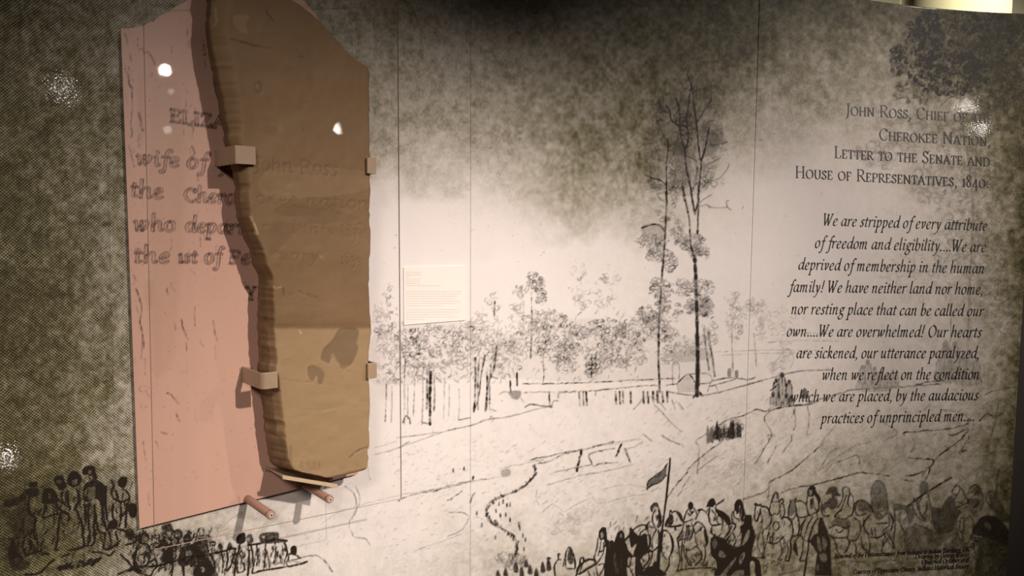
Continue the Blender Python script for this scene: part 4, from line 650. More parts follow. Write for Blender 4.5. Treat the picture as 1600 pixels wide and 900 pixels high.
# ------------------------------------------------------------------ the setting
HT0, HT1 = s_of(0, 450), s_of(1250, 450)
MURAL = mural_material(); INK = ink_mat('lettering_ink', (.016, .011, .009))
WALLM = plaster('wall_paint', (.30, .24, .17), (.24, .19, .13)); DARKM = plaster('dark_paint', (.045, .034, .026), (.03, .024, .019))
CREAM = plaster('cream_paint', (.80, .74, .52), (.74, .68, .46)); GREYG = plaster('grey_green_paint', (.42, .40, .30), (.36, .34, .25))
FLOORM = plaster('dark_carpet', (.07, .055, .045), (.045, .036, .03), .95, 30); CEILM = plaster('ceiling_paint', (.16, .14, .11), (.12, .10, .08))
EDGEM = plaster('panel_edge', (.05, .04, .03), (.04, .03, .025))
S_L = s_of(-60, 450); S_R = s_of(1597, 500)
def shell(name, s0, s1, o0, o1, z0, z1, material, n=60, kind='structure'):
    ss = np.linspace(s0, s1, n); V = np.concatenate([wall_at(ss, o0, z0), wall_at(ss, o1, z0), wall_at(ss, o0, z1), wall_at(ss, o1, z1)]); Fc = []
    for i in range(n-1):
        Fc += [(i, i+1, 2*n+i+1, 2*n+i), (n+i, 3*n+i, 3*n+i+1, n+i+1), (2*n+i, 2*n+i+1, 3*n+i+1, 3*n+i), (i, n+i, n+i+1, i+1)]
    Fc += [(0, 2*n, 3*n, n), (n-1, 2*n-1, 4*n-1, 3*n-1)]
    o = mesh_obj(name, V, np.array(Fc), material)
    if kind: o['kind'] = kind
    return o
shell('wall_front', S_L-.05, S_R, -.16, -.004, 0, ZTOP, WALLM)
xr, yr = wall_at(S_R, 0, 0)[:2]
wbox('floor', -2.6, 7.2, -6.0, 6.4, -.05, 0, FLOORM); wbox('ceiling', -2.6, 7.2, -6.0, 6.4, 3.8, 3.85, CEILM)
wbox('wall_back', -2.6, 7.2, 6.4, 6.5, 0, 3.8, GREYG); wbox('wall_rear', -2.6, 7.2, -6.1, -6.0, 0, 3.8, DARKM)
wbox('wall_left', -2.7, -2.6, -6.0, 6.4, 0, 3.8, DARKM); wbox('wall_right', 7.2, 7.3, -6.0, 6.4, 0, 3.8, DARKM)
# dark end post that closes the curved wall at the right
wbox('trim_1', xr+.002, xr+.25, yr+.004, yr+.16, 0, ZTOP-.001, DARKM)
# pale round column behind, over the top edge
cy_ = 5.2; dl = ray([1415, 1567], [8, 8]); xa, xb = [dl[0, i]/dl[1, i]*cy_ for i in (0, 1)]; rc = (xb-xa)/2
an = np.linspace(0, 2*math.pi, 48, endpoint=False); cc = [((xa+xb)/2+rc*math.cos(a), cy_+rc*math.sin(a), z) for z in (0, 3.8) for a in an]
col_ = mesh_obj('round_column', cc, [(i, (i+1) % 48, 48+(i+1) % 48, 48+i) for i in range(48)]+[tuple(range(47, -1, -1)), tuple(range(48, 96))], CREAM)
for i, p in enumerate(col_.data.polygons): p.use_smooth = i < 48
col_['label'] = 'pale cream column glowing behind the top right edge of the mural'; col_['category'] = 'column'
spot('column_spot', ((xa+xb)/2+.35, cy_-1.5, 3.6), ((xa+xb)/2+.2, cy_, 3.0), 150, 60, .8, .05, (1, .93, .70))
spot('back_wall_spot', (xb+.9, 5.0, 3.7), (xb+.3, 6.4, 2.7), 60, 90, 1, .05, (1, .90, .74))
spot('back_wall_spot', ((xa+xb)/2-.9, 5.3, 3.7), ((xa+xb)/2-.6, 6.4, 2.6), 70, 120, 1, .05, (1, .95, .72))

# ------------------------------------------------------------------ mural: four printed panels with their lettering
mural = empty('mural', 'long curved mural printed with a sepia pen drawing of a march and lettering', 'mural')
def snap(px, y): return s_of(px, y)
sb, sc_ = snap(735, 450), snap(1172, 450); wd = sc_-sb; sa = sb-wd
print('panel width', wd, 'wall top', ZTOP, 'seam px', proj(wall_at(np.array([sa]), 0, 1.5)))
def make_panel(s0, s1, pxstep=1.35):
    g = .00025
    s0 += g; s1 -= g; i0, i1 = np.interp([s0, s1], _S, _px); n = int((i1-i0)/pxstep)+2
    ss = np.interp(np.linspace(i0, i1, n), _px, _S); ss[0], ss[-1] = s0, s1
    XY = wall_at(ss, 0, 0.); yy = XY[:, 1]
    zl, zh = [], []
    for k in (0, n//2, n-1):
        zz = np.linspace(.1, 2.6, 500); px, py = proj(np.stack([np.full(500, XY[k, 0]), np.full(500, XY[k, 1]), zz], 1)); v = (py > -12) & (py < 912); zl.append(zz[v].min()); zh.append(zz[v].max())
    lo, hi = min(zl), min(max(zh), ZTOP-.002); dz = pxstep*(.6*yy.mean()+.4*yy.min())/FPX*1.02
    zz = np.linspace(lo, hi, int((hi-lo)/dz)); zz = np.concatenate([[.02, lo-.2] if lo > .3 else [.02], zz, [ZTOP-.0005] if hi < ZTOP-.004 else []]); m = len(zz)
    V = np.empty((m, n, 3)); V[:, :, 0] = XY[None, :, 0]; V[:, :, 1] = XY[None, :, 1]; V[:, :, 2] = zz[:, None]; V = V.reshape(-1, 3)
    px, py = proj(V); ink = M.sample(px, py); tone = tone_at(np.clip(px, -59, 1679), np.clip(py, -59, 959))
    uv = np.stack([np.tile(ss, m), V[:, 2]], 1); Fc = gridF(m, n)
    # thickness: a strip round the edge
    bk = V.copy().reshape(m, n, 3); N_ = wall_at(ss, -.0035, 0.); bk[:, :, 0] = N_[None, :, 0]; bk[:, :, 1] = N_[None, :, 1]; bk = bk.reshape(-1, 3)
    loop = np.concatenate([np.arange(n), n-1+n*np.arange(1, m), (m-1)*n+np.arange(n-2, -1, -1), n*np.arange(m-2, 0, -1)])
    B0 = len(V); V2 = np.vstack([V, bk[loop]]); L = len(loop); j = np.arange(L); j2 = (j+1) % L
    rim = np.stack([loop[j], B0+j, B0+j2, loop[j2]], 1)
    z0 = np.zeros(L); o = mesh_obj('printed_panel', V2, np.vstack([Fc, rim]), MURAL, mural, smooth=True, uv=np.vstack([uv, uv[loop]]), attrs={'ink': np.concatenate([ink, z0]), 'tone': np.concatenate([tone, z0+.9])}, mats=[MURAL, EDGEM], midx=np.concatenate([np.zeros(len(Fc)), np.ones(L)]))
    print('panel verts', len(V2)); return o
PAN = [make_panel(a, b) for a, b in ((S_L, sb), (sb, sc_), (sc_, S_R-.001))]
PAN[2]['label'] = 'right hand panel carrying the quotation'
def line(name, text, x0, y0, x1, y1, h, style, W, T, ang=.6): return text_mesh(name, text_strokes(text, x0, y0, x1, y1, h, style), W, T, ang, .0006, INK, PAN[2])
for tx, x0, y0, x1, y1, h in [('John Ross, Chief of the', 1322, 179.5, 1552, 192.5, 14.2), ('Cherokee Nation,', 1374, 218.5, 1549, 228, 14.2),
        ('Letter to the Senate and', 1304, 246.5, 1548, 260, 14.2), ('House of Representatives, 1840:', 1243, 277.5, 1547, 294, 14.2)]:
    line('heading_line', tx, x0, y0, x1, y1, h*.93, 'sc', 1.9, .85, .25)
for tx, x0, y0, x1, y1 in [('We are stripped of every attribute', 1286, 352, 1543, 360.5), ('of freedom and eligibility....We are', 1273, 387, 1541, 394), ('deprived of membership in the human', 1247, 421, 1539, 427.5),
        ('family! We have neither land nor home,', 1233, 456, 1537, 460), ('nor resting place that can be called our', 1236, 490.5, 1537, 494), ('own....We are overwhelmed! Our hearts', 1229, 525.5, 1534, 527),
        ('are sickened, our utterance paralyzed,', 1244, 559.5, 1531, 559.5), ('when we reflect on the condition', 1284, 593.5, 1531, 592.5), ('which we are placed, by the audacious', 1235, 628, 1529, 625), ('practices of unprincipled men....', 1283, 661.5, 1524, 657.5)]:
    line('quotation_line', tx, x0, y0, x1, y1, 11.3, 'it', 2.15, .8, .65)
for tx, x0, y0, x1, y1 in [('Removal of the Pottawattamies from Indiana to Indian Territory, OK', 1304, 872.5, 1515, 861.5), ('Drawing by George Winter', 1430, 873, 1515, 869.5),
        ('Observed October 1838', 1440, 881.5, 1514, 878), ('Courtesy of Tippecanoe County, Indiana Historical Society', 1333, 897, 1514, 887.5)]:
    line('caption_line', tx, x0, y0, x1, y1, 4.4, 'it', 1.5, .75, .6)

# ------------------------------------------------------------------ pink backing panel with the traced inscription
PK = Canvas(170, -70, 600, 850); pl = PK.line
def outline_text(text, x0, y0, x1, y1, h, W, style='in', a=.85):
    for P in text_strokes(text, x0, y0, x1, y1, h, style):
        A_, B_ = nib(P, W*.8, W*.5, .2); pl(np.vstack([A_, B_[::-1], A_[:1]]), 1.25, a*1.3, sm=False, rough=.4, jit=.3)
outline_text('ELIZAB', 266, 189.5, 376, 205, 14.0, 5.0, 'in', .9)
outline_text('wife of', 213, 256.5, 325, 264.5, 15, 5.2); outline_text('John', 344, 268, 402, 274, 15, 5)
outline_text('the', 204, 307, 258, 311, 16, 5.4); outline_text('Cherokee', 288, 314, 412, 322, 14.5, 5.4)
outline_text('who', 209, 360, 276, 361.5, 15.5, 5.4); outline_text('departed', 290, 361.5, 416, 368, 14.5, 5.2)
outline_text('the', 210, 410, 268, 411, 16, 5.4); outline_text('1st', 279, 409.5, 310, 411, 13, 4.6, a=1); outline_text('of', 320, 411, 347, 411.5, 15, 5); outline_text('Feb', 358, 411.5, 412, 413, 14.5, 5.2)
outline_text('Y', 385, 468, 400, 468, 14, 4.6); pl(I(316, 80, 319, 70, 321, 84, 318, 86, 322, 86), 1.4, .9); pl(I(315, 66, 318, 64), 1.2, .7)
for P, w_, a in [(I(194, 50, 200, 70), 1.6, .7), (I(203, 85, 206, 96), 1.6, .7), (I(201, 105, 202, 130, 207, 138), 2, .7), (I(206, 140, 207, 165, 205, 185, 206, 215), 1.6, .6), (I(217, 175, 220, 190, 223, 205), 2.6, .7), (I(222, 76, 226, 84), 1.4, .6), (I(229, 80, 235, 86, 243, 101), 1.6, .75), (I(237, 115, 243, 125), 1.5, .5),
        (I(239, 33, 243, 28), 2, .6), (I(292, 43, 293, 55), 1.1, .4), (I(295, 62, 299, 75), 1.1, .4), (I(290, 140, 294, 145), 1.1, .5), (I(268, 72, 269, 85), 1.1, .35), (I(289, 170, 290, 160), 1.2, .5), (I(296, 168, 300, 162), 1.2, .5), (I(301, 165, 307, 172), 1.2, .5), (I(293, 196, 302, 200, 300, 215), 1.6, .5), (I(300, 228, 303, 240, 298, 246), 1.4, .6), (I(300, 246, 306, 238), 1.2, .5),
        (I(202, 228, 206, 245, 210, 260), 2, .5), (I(308, 272, 310, 282), 1.4, .5), (I(310, 330, 306, 340), 1.4, .5), (I(318, 366, 320, 376), 1.2, .5), (I(212, 385, 212, 410), 1.8, .6), (I(208, 425, 213, 440), 1.4, .5), (I(213, 451, 218, 465, 221, 482, 219, 500, 222, 520, 225, 545), 1.7, .75), (I(219, 505, 222, 530, 221, 560), 1.4, .5), (I(226, 560, 227, 585), 1.2, .4),
        (I(261, 450, 262, 462), 2, .5), (I(283, 500, 287, 515, 294, 530), 1.7, .8), (I(290, 535, 292, 548), 1.3, .6), (I(304, 480, 305, 510), 1.2, .5), (I(333, 500, 336, 520, 338, 530), 1.4, .45), (I(261, 614, 264, 615), 2.6, .8), (I(268, 616, 274, 625, 279, 630), 1.6, .7), (I(275, 645, 280, 658), 1.4, .6), (I(273, 505, 274, 515), 1.2, .5), (I(223, 690, 226, 710, 229, 722), 1.4, .5), (I(243, 690, 250, 703), 1.4, .5),
        (I(252, 676, 262, 678), 1.8, .5), (I(228, 610, 235, 622), 1.2, .3), (I(232, 770, 234, 790), 1.2, .4), (I(373, 775, 374, 786), 1.4, .3), (I(388, 445, 393, 465), 1.4, .6), (I(382, 440, 390, 455), 1.2, .5), (I(296, 420, 305, 430), 1, .3)]:
    pl(P, w_, a, rough=.7, jit=.8)
for _ in range(420):
    x, y = rng.uniform(192, 400), rng.uniform(30, 760); PK.dabs(x, y, rng.uniform(.4, 1.0), rng.uniform(.15, .6))
for _ in range(40):
    x, y = rng.choice([rng.uniform(194, 222), rng.uniform(255, 345)]), rng.uniform(50, 720); g = rng.uniform(6, 22); pl([(x, y), (x+rng.uniform(-3, 3), y+g/2), (x+rng.uniform(-2, 5), y+g)], 1.1, rng.uniform(.15, .45), rough=.9)
PS = Canvas(170, -70, 600, 850)
PS.poly(I(218, 120, 222, 118, 224, 215, 216, 215), .45); PS.poly(I(229, 445, 238, 440, 239, 480, 230, 478), .5); PS.poly(I(246, 470, 250, 470, 249, 555, 245, 550), .4)
PS.poly(I(238, 150, 280, 150, 285, 420, 240, 420), .22); PS.poly(I(238, 420, 278, 430, 270, 560, 240, 580), .25); PS.poly(I(255, 500, 275, 500, 270, 555, 252, 560), .22); PS.flush()
PS.a = sum(np.roll(np.roll(PS.a, dx*2, 1), dy*2, 0) for dx in range(-2, 3) for dy in range(-2, 3))/25
OP = .012
bl = flat([218], [826], OP); br = flat([557], [741], OP); print('panel bottom z', bl[1], br[1])
zb_l, zb_r = bl[1][0], br[1][0]; sl_, sr_ = flat([204], [450], OP)[0][0], flat([559], [700], OP)[0][0]
top = flat([190, 212, 225, 240, 262, 290, 310, 350, 400, 440, 472, 486, 500, 520, 545, 560], [45, 43, 40, 32, 18, 2, -10, -34, -50, -36, -2, 14, 34, 60, 90, 112], OP)
ncol = 265; ss = np.linspace(sl_, sr_, ncol); zt = np.interp(ss, np.maximum.accumulate(top[0]), top[1]); zb = zb_l+(ss-sl_)/(sr_-sl_)*(zb_r-zb_l)
mr = 560; fr = np.linspace(0, 1, mr)[:, None]; ZZ = zb[None]*(1-fr)+zt[None]*fr; SS = np.broadcast_to(ss, ZZ.shape)
V = P0+SS[..., None]*A3+OP*N3; V[..., 2] = ZZ; V = V.reshape(-1, 3); px, py = proj(V)
loop = np.concatenate([np.arange(ncol), ncol-1+ncol*np.arange(1, mr), (mr-1)*ncol+np.arange(ncol-2, -1, -1), ncol*np.arange(mr-2, 0, -1)]); L = len(loop); j = np.arange(L); nb = len(V)
V2 = np.vstack([V, V[loop]-N3*.004]); rim = np.stack([loop[j], nb+j, nb+(j+1) % L, loop[(j+1) % L]], 1); uv = np.stack([SS.ravel(), ZZ.ravel()], 1)
pinkE = empty('backing_panel', 'pink gravestone-shaped backing panel traced with an old inscription', 'panel', loc=tuple(LP((sl_+sr_)/2, OP, zb_l)))
PINK = pink_material(); PEDGE = plaster('pink_panel_edge', (.42, .24, .19), (.36, .20, .16))
put(mesh_obj('board', V2, np.vstack([gridF(mr, ncol), rim]), PINK, uv=np.vstack([uv, uv[loop]]), attrs={'ink': np.concatenate([PK.sample(px, py), np.zeros(L)]), 'stain': np.concatenate([PS.sample(px, py), np.zeros(L)])}, mats=[PINK, PEDGE], midx=np.concatenate([np.zeros((mr-1)*(ncol-1)), np.ones(L)])), pinkE)
for fs, fz in ((.15, .12), (.8, .12), (.15, .8), (.8, .8)):
    s0 = sl_+(sr_-sl_)*fs; z0 = zb_l+(zt.mean()-zb_l)*fz; put(lbox('spacer_block', s0, s0+.05, -.0, OP-.004, z0, z0+.05, EDGEM), pinkE)

# ------------------------------------------------------------------ the broken gravestone
SD, SL_ = Canvas(290, -70, 620, 790), Canvas(290, -70, 620, 790)
OF, OB = .105, .045
Lc = I(338, -46, 334, -20, 337, 0, 334, 25, 336, 50, 339, 80, 346, 107, 353, 140, 360, 175, 364, 212, 372, 240, 378, 262, 383, 290, 383, 310, 387, 340, 394, 360, 399, 375, 407, 390, 410, 405, 415, 418, 423, 432, 425, 450, 425, 480, 426, 512, 428, 535, 430, 560, 428, 580, 434, 605, 437, 637, 440, 667, 443, 690, 446, 712, 449, 727, 453, 735, 464, 739, 478, 742, 492, 745, 503, 748, 514, 750)
Rc = I(440, -46, 448, -20, 457, 0, 472, 8, 490, 22, 507, 37, 520, 52, 531, 65, 541, 77, 551, 87, 561, 95, 577, 104, 579.5, 114, 579, 150, 580.5, 185, 580, 225, 581, 262, 581, 300, 580, 330, 582.5, 375, 580, 400, 579, 437, 579.5, 475, 582, 512, 580, 542, 578, 562, 579, 600, 580.5, 625, 579.5, 660, 580, 695, 577.5, 704, 578, 724, 575, 734, 564, 740, 553, 746, 541, 751, 530, 753)
Ls, Lz = flat(*zip(*Lc), OF); Rs, Rz = flat(*zip(*Rc), OF)
ztop_s, zbot_s = Lz[0], max(Lz[-1], Rz[-1]); nr, nc = 430, 130
zz = np.linspace(zbot_s, ztop_s, nr); le = np.interp(zz, Lz[::-1], Ls[::-1]); re = np.interp(zz, Rz[::-1], Rs[::-1])
def vn(x, y, seed): return cloud(x, y, 1.0, seed)
jag = .0016*cloud(zz*1000, zz*0+5, 14, 21)+.0012*cloud(zz*1000, zz*0+5, 6, 22); le = le+jag; re = re+.0014*cloud(zz*1000, zz*0+9, 11, 23)
sd = SD.line
for P, w_, a in [(I(360, 62, 378, 66, 400, 72, 424, 76), 1.5, .8), (I(417, 20, 428, 34), 1.6, .6), (I(400, 130, 398, 138, 402, 145, 408, 142, 408, 132, 404, 128), 1.5, .6), (I(470, 88, 476, 90), 1.6, .4), (I(418, 186, 419, 200), 1.2, .35), (I(474, 192, 474, 204), 1.2, .35), (I(553, 708, 563, 703, 574, 699), 2, .6), (I(547, 715, 556, 706), 1.6, .5)]: sd(P, w_, a, rough=.6)
def incised(text, x0, y0, x1, y1, h, a):
    for P in text_strokes(text, x0, y0, x1, y1, h, 'in'): sd(P, 1.8, a, sm=False, rough=.5, jit=.4)
incised('John Ross', 398, 266, 530, 276, 15.5, .42); incised('okee nation', 400, 318, 580, 328, 13, .30); incised('rted this life', 408, 364, 576, 372, 13, .24); incised('ruary', 424, 406, 500, 410, 12, .24); incised('1839', 532, 412, 566, 415, 12, .26)
for P in (I(468, 455, 474, 460), I(480, 460, 488, 465), I(443, 452, 445, 464), I(453, 458, 456, 462), I(491, 463, 494, 466)): sd(P, 2, .55)
SD.poly(I(502, 560, 507, 545, 520, 532, 530, 515, 545, 512, 560, 517, 558, 537, 560, 545, 555, 560, 548, 572, 536, 572, 528, 565, 520, 553, 515, 567, 506, 565), .55)
SD.poly(I(481, 576, 488, 572, 500, 578, 507, 585, 504, 600, 498, 600, 496, 588, 490, 596, 484, 593), .5)
sd(I(502, 557, 508, 562, 514, 568, 520, 556, 530, 568, 545, 570, 556, 553), 1.2, .5, rough=.6); sd(I(483, 580, 486, 592, 490, 596), 1.2, .5); sd(I(484, 575, 492, 572, 505, 579), 1.2, .5); SD.poly(I(532, 570, 545, 570, 540, 577, 533, 576), .4)
SD.poly(I(425, 400, 500, 330, 540, 335, 560, 345, 480, 352, 430, 350), .14); SD.poly(I(440, 322, 520, 328, 530, 338, 440, 338), .2)
SD.poly(I(435, 690, 446, 688, 451, 735, 440, 735), .5); SD.poly(I(452, 700, 456, 700, 456, 733, 452, 733), .3); sd(I(430, 592, 460, 595, 490, 598), 1.2, .25, rough=.8)
for p in (I(452, 735, 470, 739, 495, 744, 512, 748, 535, 749),): sd(p, 2.6, .8)
for x in range(470, 500, 4): sd([(x, 736), (x+rng.uniform(-2, 2), 722)], 1.5, .3)
sl = SL_.line
for P, w_, a in [(I(375, 268, 380, 290, 382, 318), 2.6, .4), (I(392, 338, 398, 352, 402, 365), 3, .45), (I(341, 8, 342, 30, 338, 42), 3, .25), (I(468, 515, 470, 521), 2.6, .6), (I(478, 718, 492, 712, 506, 716), 2.4, .3), (I(480, 720, 480, 735), 2, .3), (I(495, 714, 505, 728), 2, .3), (I(358, 176, 362, 190), 1.6, .35), (I(426, 440, 430, 450, 440, 448), 2, .3), (I(500, 400, 505, 403), 2, .25)]: sl(P, w_, a, rough=.6)
SL_.poly(I(364, 26, 390, 24, 384, 38, 386, 52, 372, 46), .13); SL_.poly(I(424, 264, 575, 268, 560, 300, 420, 308), .07)
for _ in range(500): x, y = rng.uniform(330, 580), rng.uniform(0, 750); SD.dabs(x, y, rng.uniform(.4, 1.1), rng.uniform(.06, .32))
for _ in range(170): x, y = rng.uniform(390, 580), rng.uniform(0, 760); sd([(x, y), (x+rng.uniform(8, 40), y+rng.uniform(-1, 1.5))], 1.0, rng.uniform(.04, .14), rough=.8)
SD.flush(); SL_.flush()
W6 = .010; u = np.linspace(0, 1, nc); smp = le[:, None]*(1-u)+re[:, None]*u; ZZ = np.broadcast_to(zz[:, None], smp.shape)
dl_ = smp-le[:, None]; dr = re[:, None]-smp; dbt = ZZ-zbot_s
bevw = np.where(zz > zz[0]+.70, .030, .012)[:, None]
bevw = np.interp(zz, [zz[0], zz[0]+.35, zz[0]+.62, zz[0]+.75, zz[-1]], [.008, .005, .010, .020, .034])[:, None]*(1+.25*cloud(zz*1000, zz*0, 70, 41))[:, None]
of = OF-.022*np.clip(1-dl_/bevw, 0, 1)**1.6-.008*np.clip(1-dr/.008, 0, 1)**2-.006*np.clip(1-dbt/.008, 0, 1)**2
of = of+.0012*cloud(smp*1000, ZZ*1000, 60, 31)+.0006*cloud(smp*1000, ZZ*1000, 18, 32)
V0 = P0+smp[..., None]*A3; V0[..., 2] = ZZ; ppx, ppy = proj((V0+OF*N3).reshape(-1, 3)); dk = SD.sample(ppx, ppy).reshape(nr, nc); lt = SL_.sample(ppx, ppy).reshape(nr, nc)
# older ground line: the foot that stood in the soil is paler
foot = sstep(np.clip((ppy.reshape(nr, nc)+2*cloud(ppx, ppy, 16, 51).reshape(nr, nc)-511)/6, 0, 1)); lt = np.maximum(lt, foot*.27); dk = np.maximum(dk, .22*np.exp(-((ppy.reshape(nr, nc)-510)/5)**2))
lt = np.maximum(lt, .10*np.clip((bevw*1.1-dl_)/bevw, 0, 1)*(ppy.reshape(nr, nc) < 330)); of = of-.003*dk
edge = 7
def side(e, sign, first):
    cols = []
    for k in range(1, edge+1):
        f = k/edge; o = of[:, 0 if first else -1]*(1-f)+OB*f; s = e+sign*(.002*math.sin(f*3.1)+f*np.interp(zz, [zz[0], zz[0]+.3, zz[0]+.5, zz[-1]], [.013, .010, -.002, -.006] if first else [-.006]*4))+.0012*f*cloud(zz*1000, zz*0+k*5, 30, 61)+.0006*cloud(zz*1000, zz*0+k*9, 12, 62); cols.append((s, o))
    return cols
Lcol = side(le, -1, True)[::-1]; Rcol = side(re, 1, False)
SA = np.concatenate([np.stack([c[0] for c in Lcol], 1), smp, np.stack([c[0] for c in Rcol], 1)], 1); OA = np.concatenate([np.stack([c[1] for c in Lcol], 1), of, np.stack([c[1] for c in Rcol], 1)], 1)
nn = SA.shape[1]; z2 = np.broadcast_to(zz[:, None], SA.shape)
V = P0+SA[..., None]*A3+OA[..., None]*N3; V[..., 2] = z2; V = V.reshape(-1, 3)
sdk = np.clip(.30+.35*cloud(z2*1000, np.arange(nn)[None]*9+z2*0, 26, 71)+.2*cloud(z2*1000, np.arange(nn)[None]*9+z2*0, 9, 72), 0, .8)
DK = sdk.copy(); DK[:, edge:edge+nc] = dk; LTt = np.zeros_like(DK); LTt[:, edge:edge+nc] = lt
rows = np.arange(nr-1)*nn; backf = np.stack([rows, rows+nn, rows+2*nn-1, rows+nn-1], 1)
Fc = np.vstack([gridF(nr, nn), backf]); STONE = stone_material()
stE = empty('gravestone_fragment', 'tall brown broken gravestone slab with worn incised lettering on the pink panel', 'gravestone', loc=tuple(LP(float(le[0]), OF, float(zz[0]))))
so = mesh_obj('slab', V, Fc, STONE, attrs={'dark': DK.ravel(), 'light': LTt.ravel()}, smooth=True); put(so, stE)
bm = [tuple(V[i]) for i in range(nn)]; cap = mesh_obj('broken_foot', np.array(bm), [tuple(range(nn))], STONE, attrs={'dark': np.full(nn, .5), 'light': np.zeros(nn)}); put(cap, stE)

# ------------------------------------------------------------------ hardware holding the stone
CLIP = metal_paint('tan_painted_metal', (.42, .29, .19)); ROD = metal_paint('rose_painted_metal', (.42, .235, .175), .30); SCREW = metal_paint('screw_steel', (.60, .47, .37), .3); HOLE = mat('screw_hole', (.015, .01, .008), .6)
def L_(px, py, o): s, z = flat([px], [py], o); return float(s[0]), float(z[0])
def prism(name, prof, z0, z1, material, parent, bev=.001, wav=None):
    "profile in (s, o) swept upward from z0 to z1"
    n = len(prof); v = [LP(s, o, z0) for s, o in prof]+[LP(s, o, z1) for s, o in prof]
    f = [(i, (i+1) % n, n+(i+1) % n, n+i) for i in range(n)]+[tuple(range(n-1, -1, -1)), tuple(range(n, 2*n))]
    ob = mesh_obj(name, v, f, material); put(ob, parent)
    if bev: m = ob.modifiers.new('b', 'BEVEL'); m.width = bev; m.segments = 2; m.limit_method = 'ANGLE'
    return ob
def clip_left(pyt, pyb, xb, xm, xe, rnd, label):
    o2 = OF+.010; sm, zt_ = L_(xm, pyt, o2); _, zb_ = L_(xm, pyb, o2); se, _ = L_(xe, pyt, o2); sm -= .006
    e = empty('strap_bracket', label, 'bracket', 'straps on the left edge of the slab', loc=tuple(LP(sm, OP, zb_)))
    if rnd: cor = [(sm+.014-.014*math.cos(t), o2-.014+.014*math.sin(t)) for t in np.linspace(0, math.pi/2, 6)]; inn = [(sm+.014-.011*math.cos(t), o2-.014+.011*math.sin(t)) for t in np.linspace(math.pi/2, 0, 6)]
    else: cor = [(sm, o2)]; inn = [(sm+.004, o2-.004)]
    prism('strap_arm', [(sm, OP+.003)]+cor+[(se, o2), (se, o2-.0035)]+inn+[(sm+.004, OP+.003)], zb_, zt_, CLIP, e)
    prism('base_flange', [(sm-.003, OP+.0005), (sm-.003, OP+.003), (sm+.022, OP+.003), (sm+.022, OP+.0005)], zb_+.002, zt_-.002, CLIP, e)
    return e
clip_left(227, 256, 347, 372, 399.5, False, 'upper tan metal strap wrapping the left edge of the stone slab')
clip_left(583, 609, 386, 413, 434, True, 'lower rounded tan strap wrapping the left edge of the stone slab')
def clip_right(x0, x1, yt, yb, label):
    o2 = OF+.009; s0, zt_ = L_(x0, yt, o2); _, zb_ = L_(x0, yb, o2); s1, _ = L_(x1, yt, o2); s1 += .005; e = empty('edge_clip', label, 'clip', 'clips on the right edge of the slab', loc=tuple(LP(s1, OP, zb_)))
    prism('clip_tab', [(s0, o2-.006), (s0, o2), (s1, o2), (s1, OP+.003), (s1-.004, OP+.003), (s1-.004, o2-.006)], zb_, zt_, CLIP, e)
    prism('base_flange', [(s1-.018, OP+.0005), (s1-.018, OP+.003), (s1+.003, OP+.003), (s1+.003, OP+.0005)], zb_+.002, zt_-.002, CLIP, e); return e
clip_right(574, 585, 246, 271, 'upper small tan clip on the right edge of the stone slab')
clip_right(575, 586, 568.5, 592.5, 'lower small tan clip on the right edge of the stone slab')
# ledge under the foot
def lbox2(name, s0, s1, o0, o1, a0, a1, b0, b1, material, parent):
    "box whose lower edge runs a0 to a1 and upper edge b0 to b1"
    c = [LP(s, o, z) for zz_ in ((a0, a1), (b0, b1)) for s, o, z in ((s0, o0, zz_[0]), (s0, o1, zz_[0]), (s1, o1, zz_[1]), (s1, o0, zz_[1]))]
    v, f = hexa(c); ob = mesh_obj(name, v, f, material); put(ob, parent); m = ob.modifiers.new('b', 'BEVEL'); m.width = .0006; m.segments = 2; return ob
OL = OF+.003; s0, zA = L_(441, 742.5, OL); s1, zB = L_(527, 756.5, OL); _, zC = L_(441, 748.5, OL); _, zD = L_(527, 762.5, OL)
led = empty('ledge_bracket', 'tan metal ledge carrying the slanted broken foot of the stone slab', 'ledge', loc=tuple(LP((s0+s1)/2, OP, zD)))
lbox2('front_lip', s0, s1, OF+.001, OF+.005, zC, zD, zA, zB, metal_paint('pale_tan_metal', (.62, .46, .29)), led)
lbox2('shelf_plate', s0+.004, s1, OP+.003, OF+.001, zC, zD, zC+.0025, zD+.0025, CLIP, led); lbox2('back_flange', s0+.004, s1, OP+.0005, OP+.003, zC-.008, zD-.006, zC, zD, CLIP, led)

# standoff pegs and the acrylic sheet
OS = .135
def tube(name, p0, p1, r, material, parent, n=28, bev=.0012):
    p0, p1 = np.array(p0), np.array(p1); d = (p1-p0)/np.linalg.norm(p1-p0); a = np.cross(d, (0, 0, 1)); a /= np.linalg.norm(a); b = np.cross(d, a); v = []
    rr = [(0, r-bev), (bev, r), (np.linalg.norm(p1-p0)-bev, r), (np.linalg.norm(p1-p0), r-bev)]
    for h, q in rr: v += [p0+d*h+q*(a*math.cos(t)+b*math.sin(t)) for t in np.linspace(0, 2*math.pi, n, endpoint=False)]
    f = [(k*n+i, k*n+(i+1) % n, (k+1)*n+(i+1) % n, (k+1)*n+i) for k in range(3) for i in range(n)]+[tuple(range(n-1, -1, -1)), tuple(range(3*n, 4*n))]
    o = mesh_obj(name, v, f, material); put(o, parent)
    for i, p in enumerate(o.data.polygons): p.use_smooth = i < 3*n
    return o
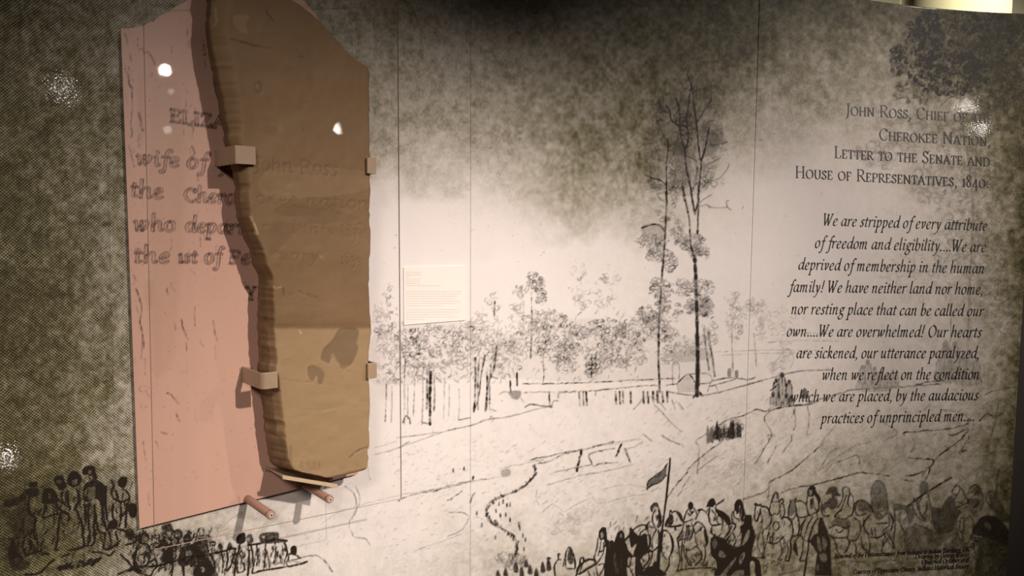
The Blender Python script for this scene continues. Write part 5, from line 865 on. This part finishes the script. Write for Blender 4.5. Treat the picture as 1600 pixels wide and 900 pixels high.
def peg(px, py, r, label):
    s, z = L_(px, py, OS-.003); e = empty('standoff_peg', label, 'peg', 'pegs below the pink panel', loc=tuple(LP(s, 0, z)))
    tube('rod', LP(s, .0002, z), LP(s, OS-.012, z), r*.93, ROD, e); tube('end_cap', LP(s, OS-.012, z), LP(s, OS-.003, z), r, ROD, e)
    tube('screw_head', LP(s, OS-.003, z), LP(s, OS-.0022, z), r*.62, SCREW, e, bev=.0003); tube('screw_socket', LP(s, OS-.0022, z), LP(s, OS-.0018, z), r*.20, HOLE, e, n=8, bev=.0001)
    return s, z
r1 = .5*14.5*float(hit([425], [805], OS)[0, 1])/FPX
peg(424, 805, r1, 'left rose-brown standoff peg below the pink panel'); peg(516, 780.5, r1*.97, 'right rose-brown standoff peg just under the stone ledge')
q = [L_(241, 858, OS), L_(626, 779, OS), L_(620, -40, OS), L_(222, -40, OS)]
v = [LP(s, OS, z) for s, z in q]+[LP(s, OS+.004, z) for s, z in q]; ACR = acrylic(); AED = metal_paint('acrylic_edge', (.46, .36, .28), .3)
sh = mesh_obj('acrylic_sheet', v, [(3, 2, 1, 0), (4, 5, 6, 7), (0, 1, 5, 4), (1, 2, 6, 5), (2, 3, 7, 6), (3, 0, 4, 7)], ACR, mats=[ACR, AED], midx=[0, 0, 1, 1, 1, 1])
sh['label'] = 'clear acrylic sheet on standoffs covering the pink panel and the slab'; sh['category'] = 'sheet'

# small text label on the mural
PLM = plaster('label_card', (.86, .77, .70), (.84, .75, .68), .55, 8)
pe = empty('text_label', 'small square cream label of fine print right of the stone slab', 'label', loc=tuple(hit([678], [508])[0]))
a0, a1 = s_of(630.5, 460, .001), s_of(727, 460, .001); zt1, zb1 = hit([630], [418], .001)[0, 2], hit([630], [508], .001)[0, 2]
pc = shell('card', a0, a1, .0004, .003, zb1, zt1, PLM, 14, None); put(pc, pe)
st = []; LB = [(425.5, 634, 659), (429, 634, 658), (432.3, 634, 639), (436, 634, 656), (439.5, 634, 655), (443, 634, 656), (446.5, 634, 689)]+[(455.5+3.72*i, 634, x) for i, x in enumerate((720, 718, 714, 711, 717, 720, 690))]+[(484+3.8*i, 634, x) for i, x in enumerate((717, 718, 710, 715, 662))]
for y, xa_, xb_ in LB:
    x = xa_
    while x < xb_-1:
        wl = min(rng.uniform(3, 9), xb_-x); n = max(3, int(wl/.8)); xs = np.linspace(x, x+wl, n); st.append(np.stack([xs, y+.75*np.where(np.arange(n) % 2, -1, 1)*rng.uniform(.4, 1, n)+(y-460)*-.0002*(xs-634)], 1)); x += wl+1.2
put(text_mesh('fine_print', st, .6, .4, .5, .0035, ink_mat('fine_print_ink', (.42, .34, .29)), pe), pe)
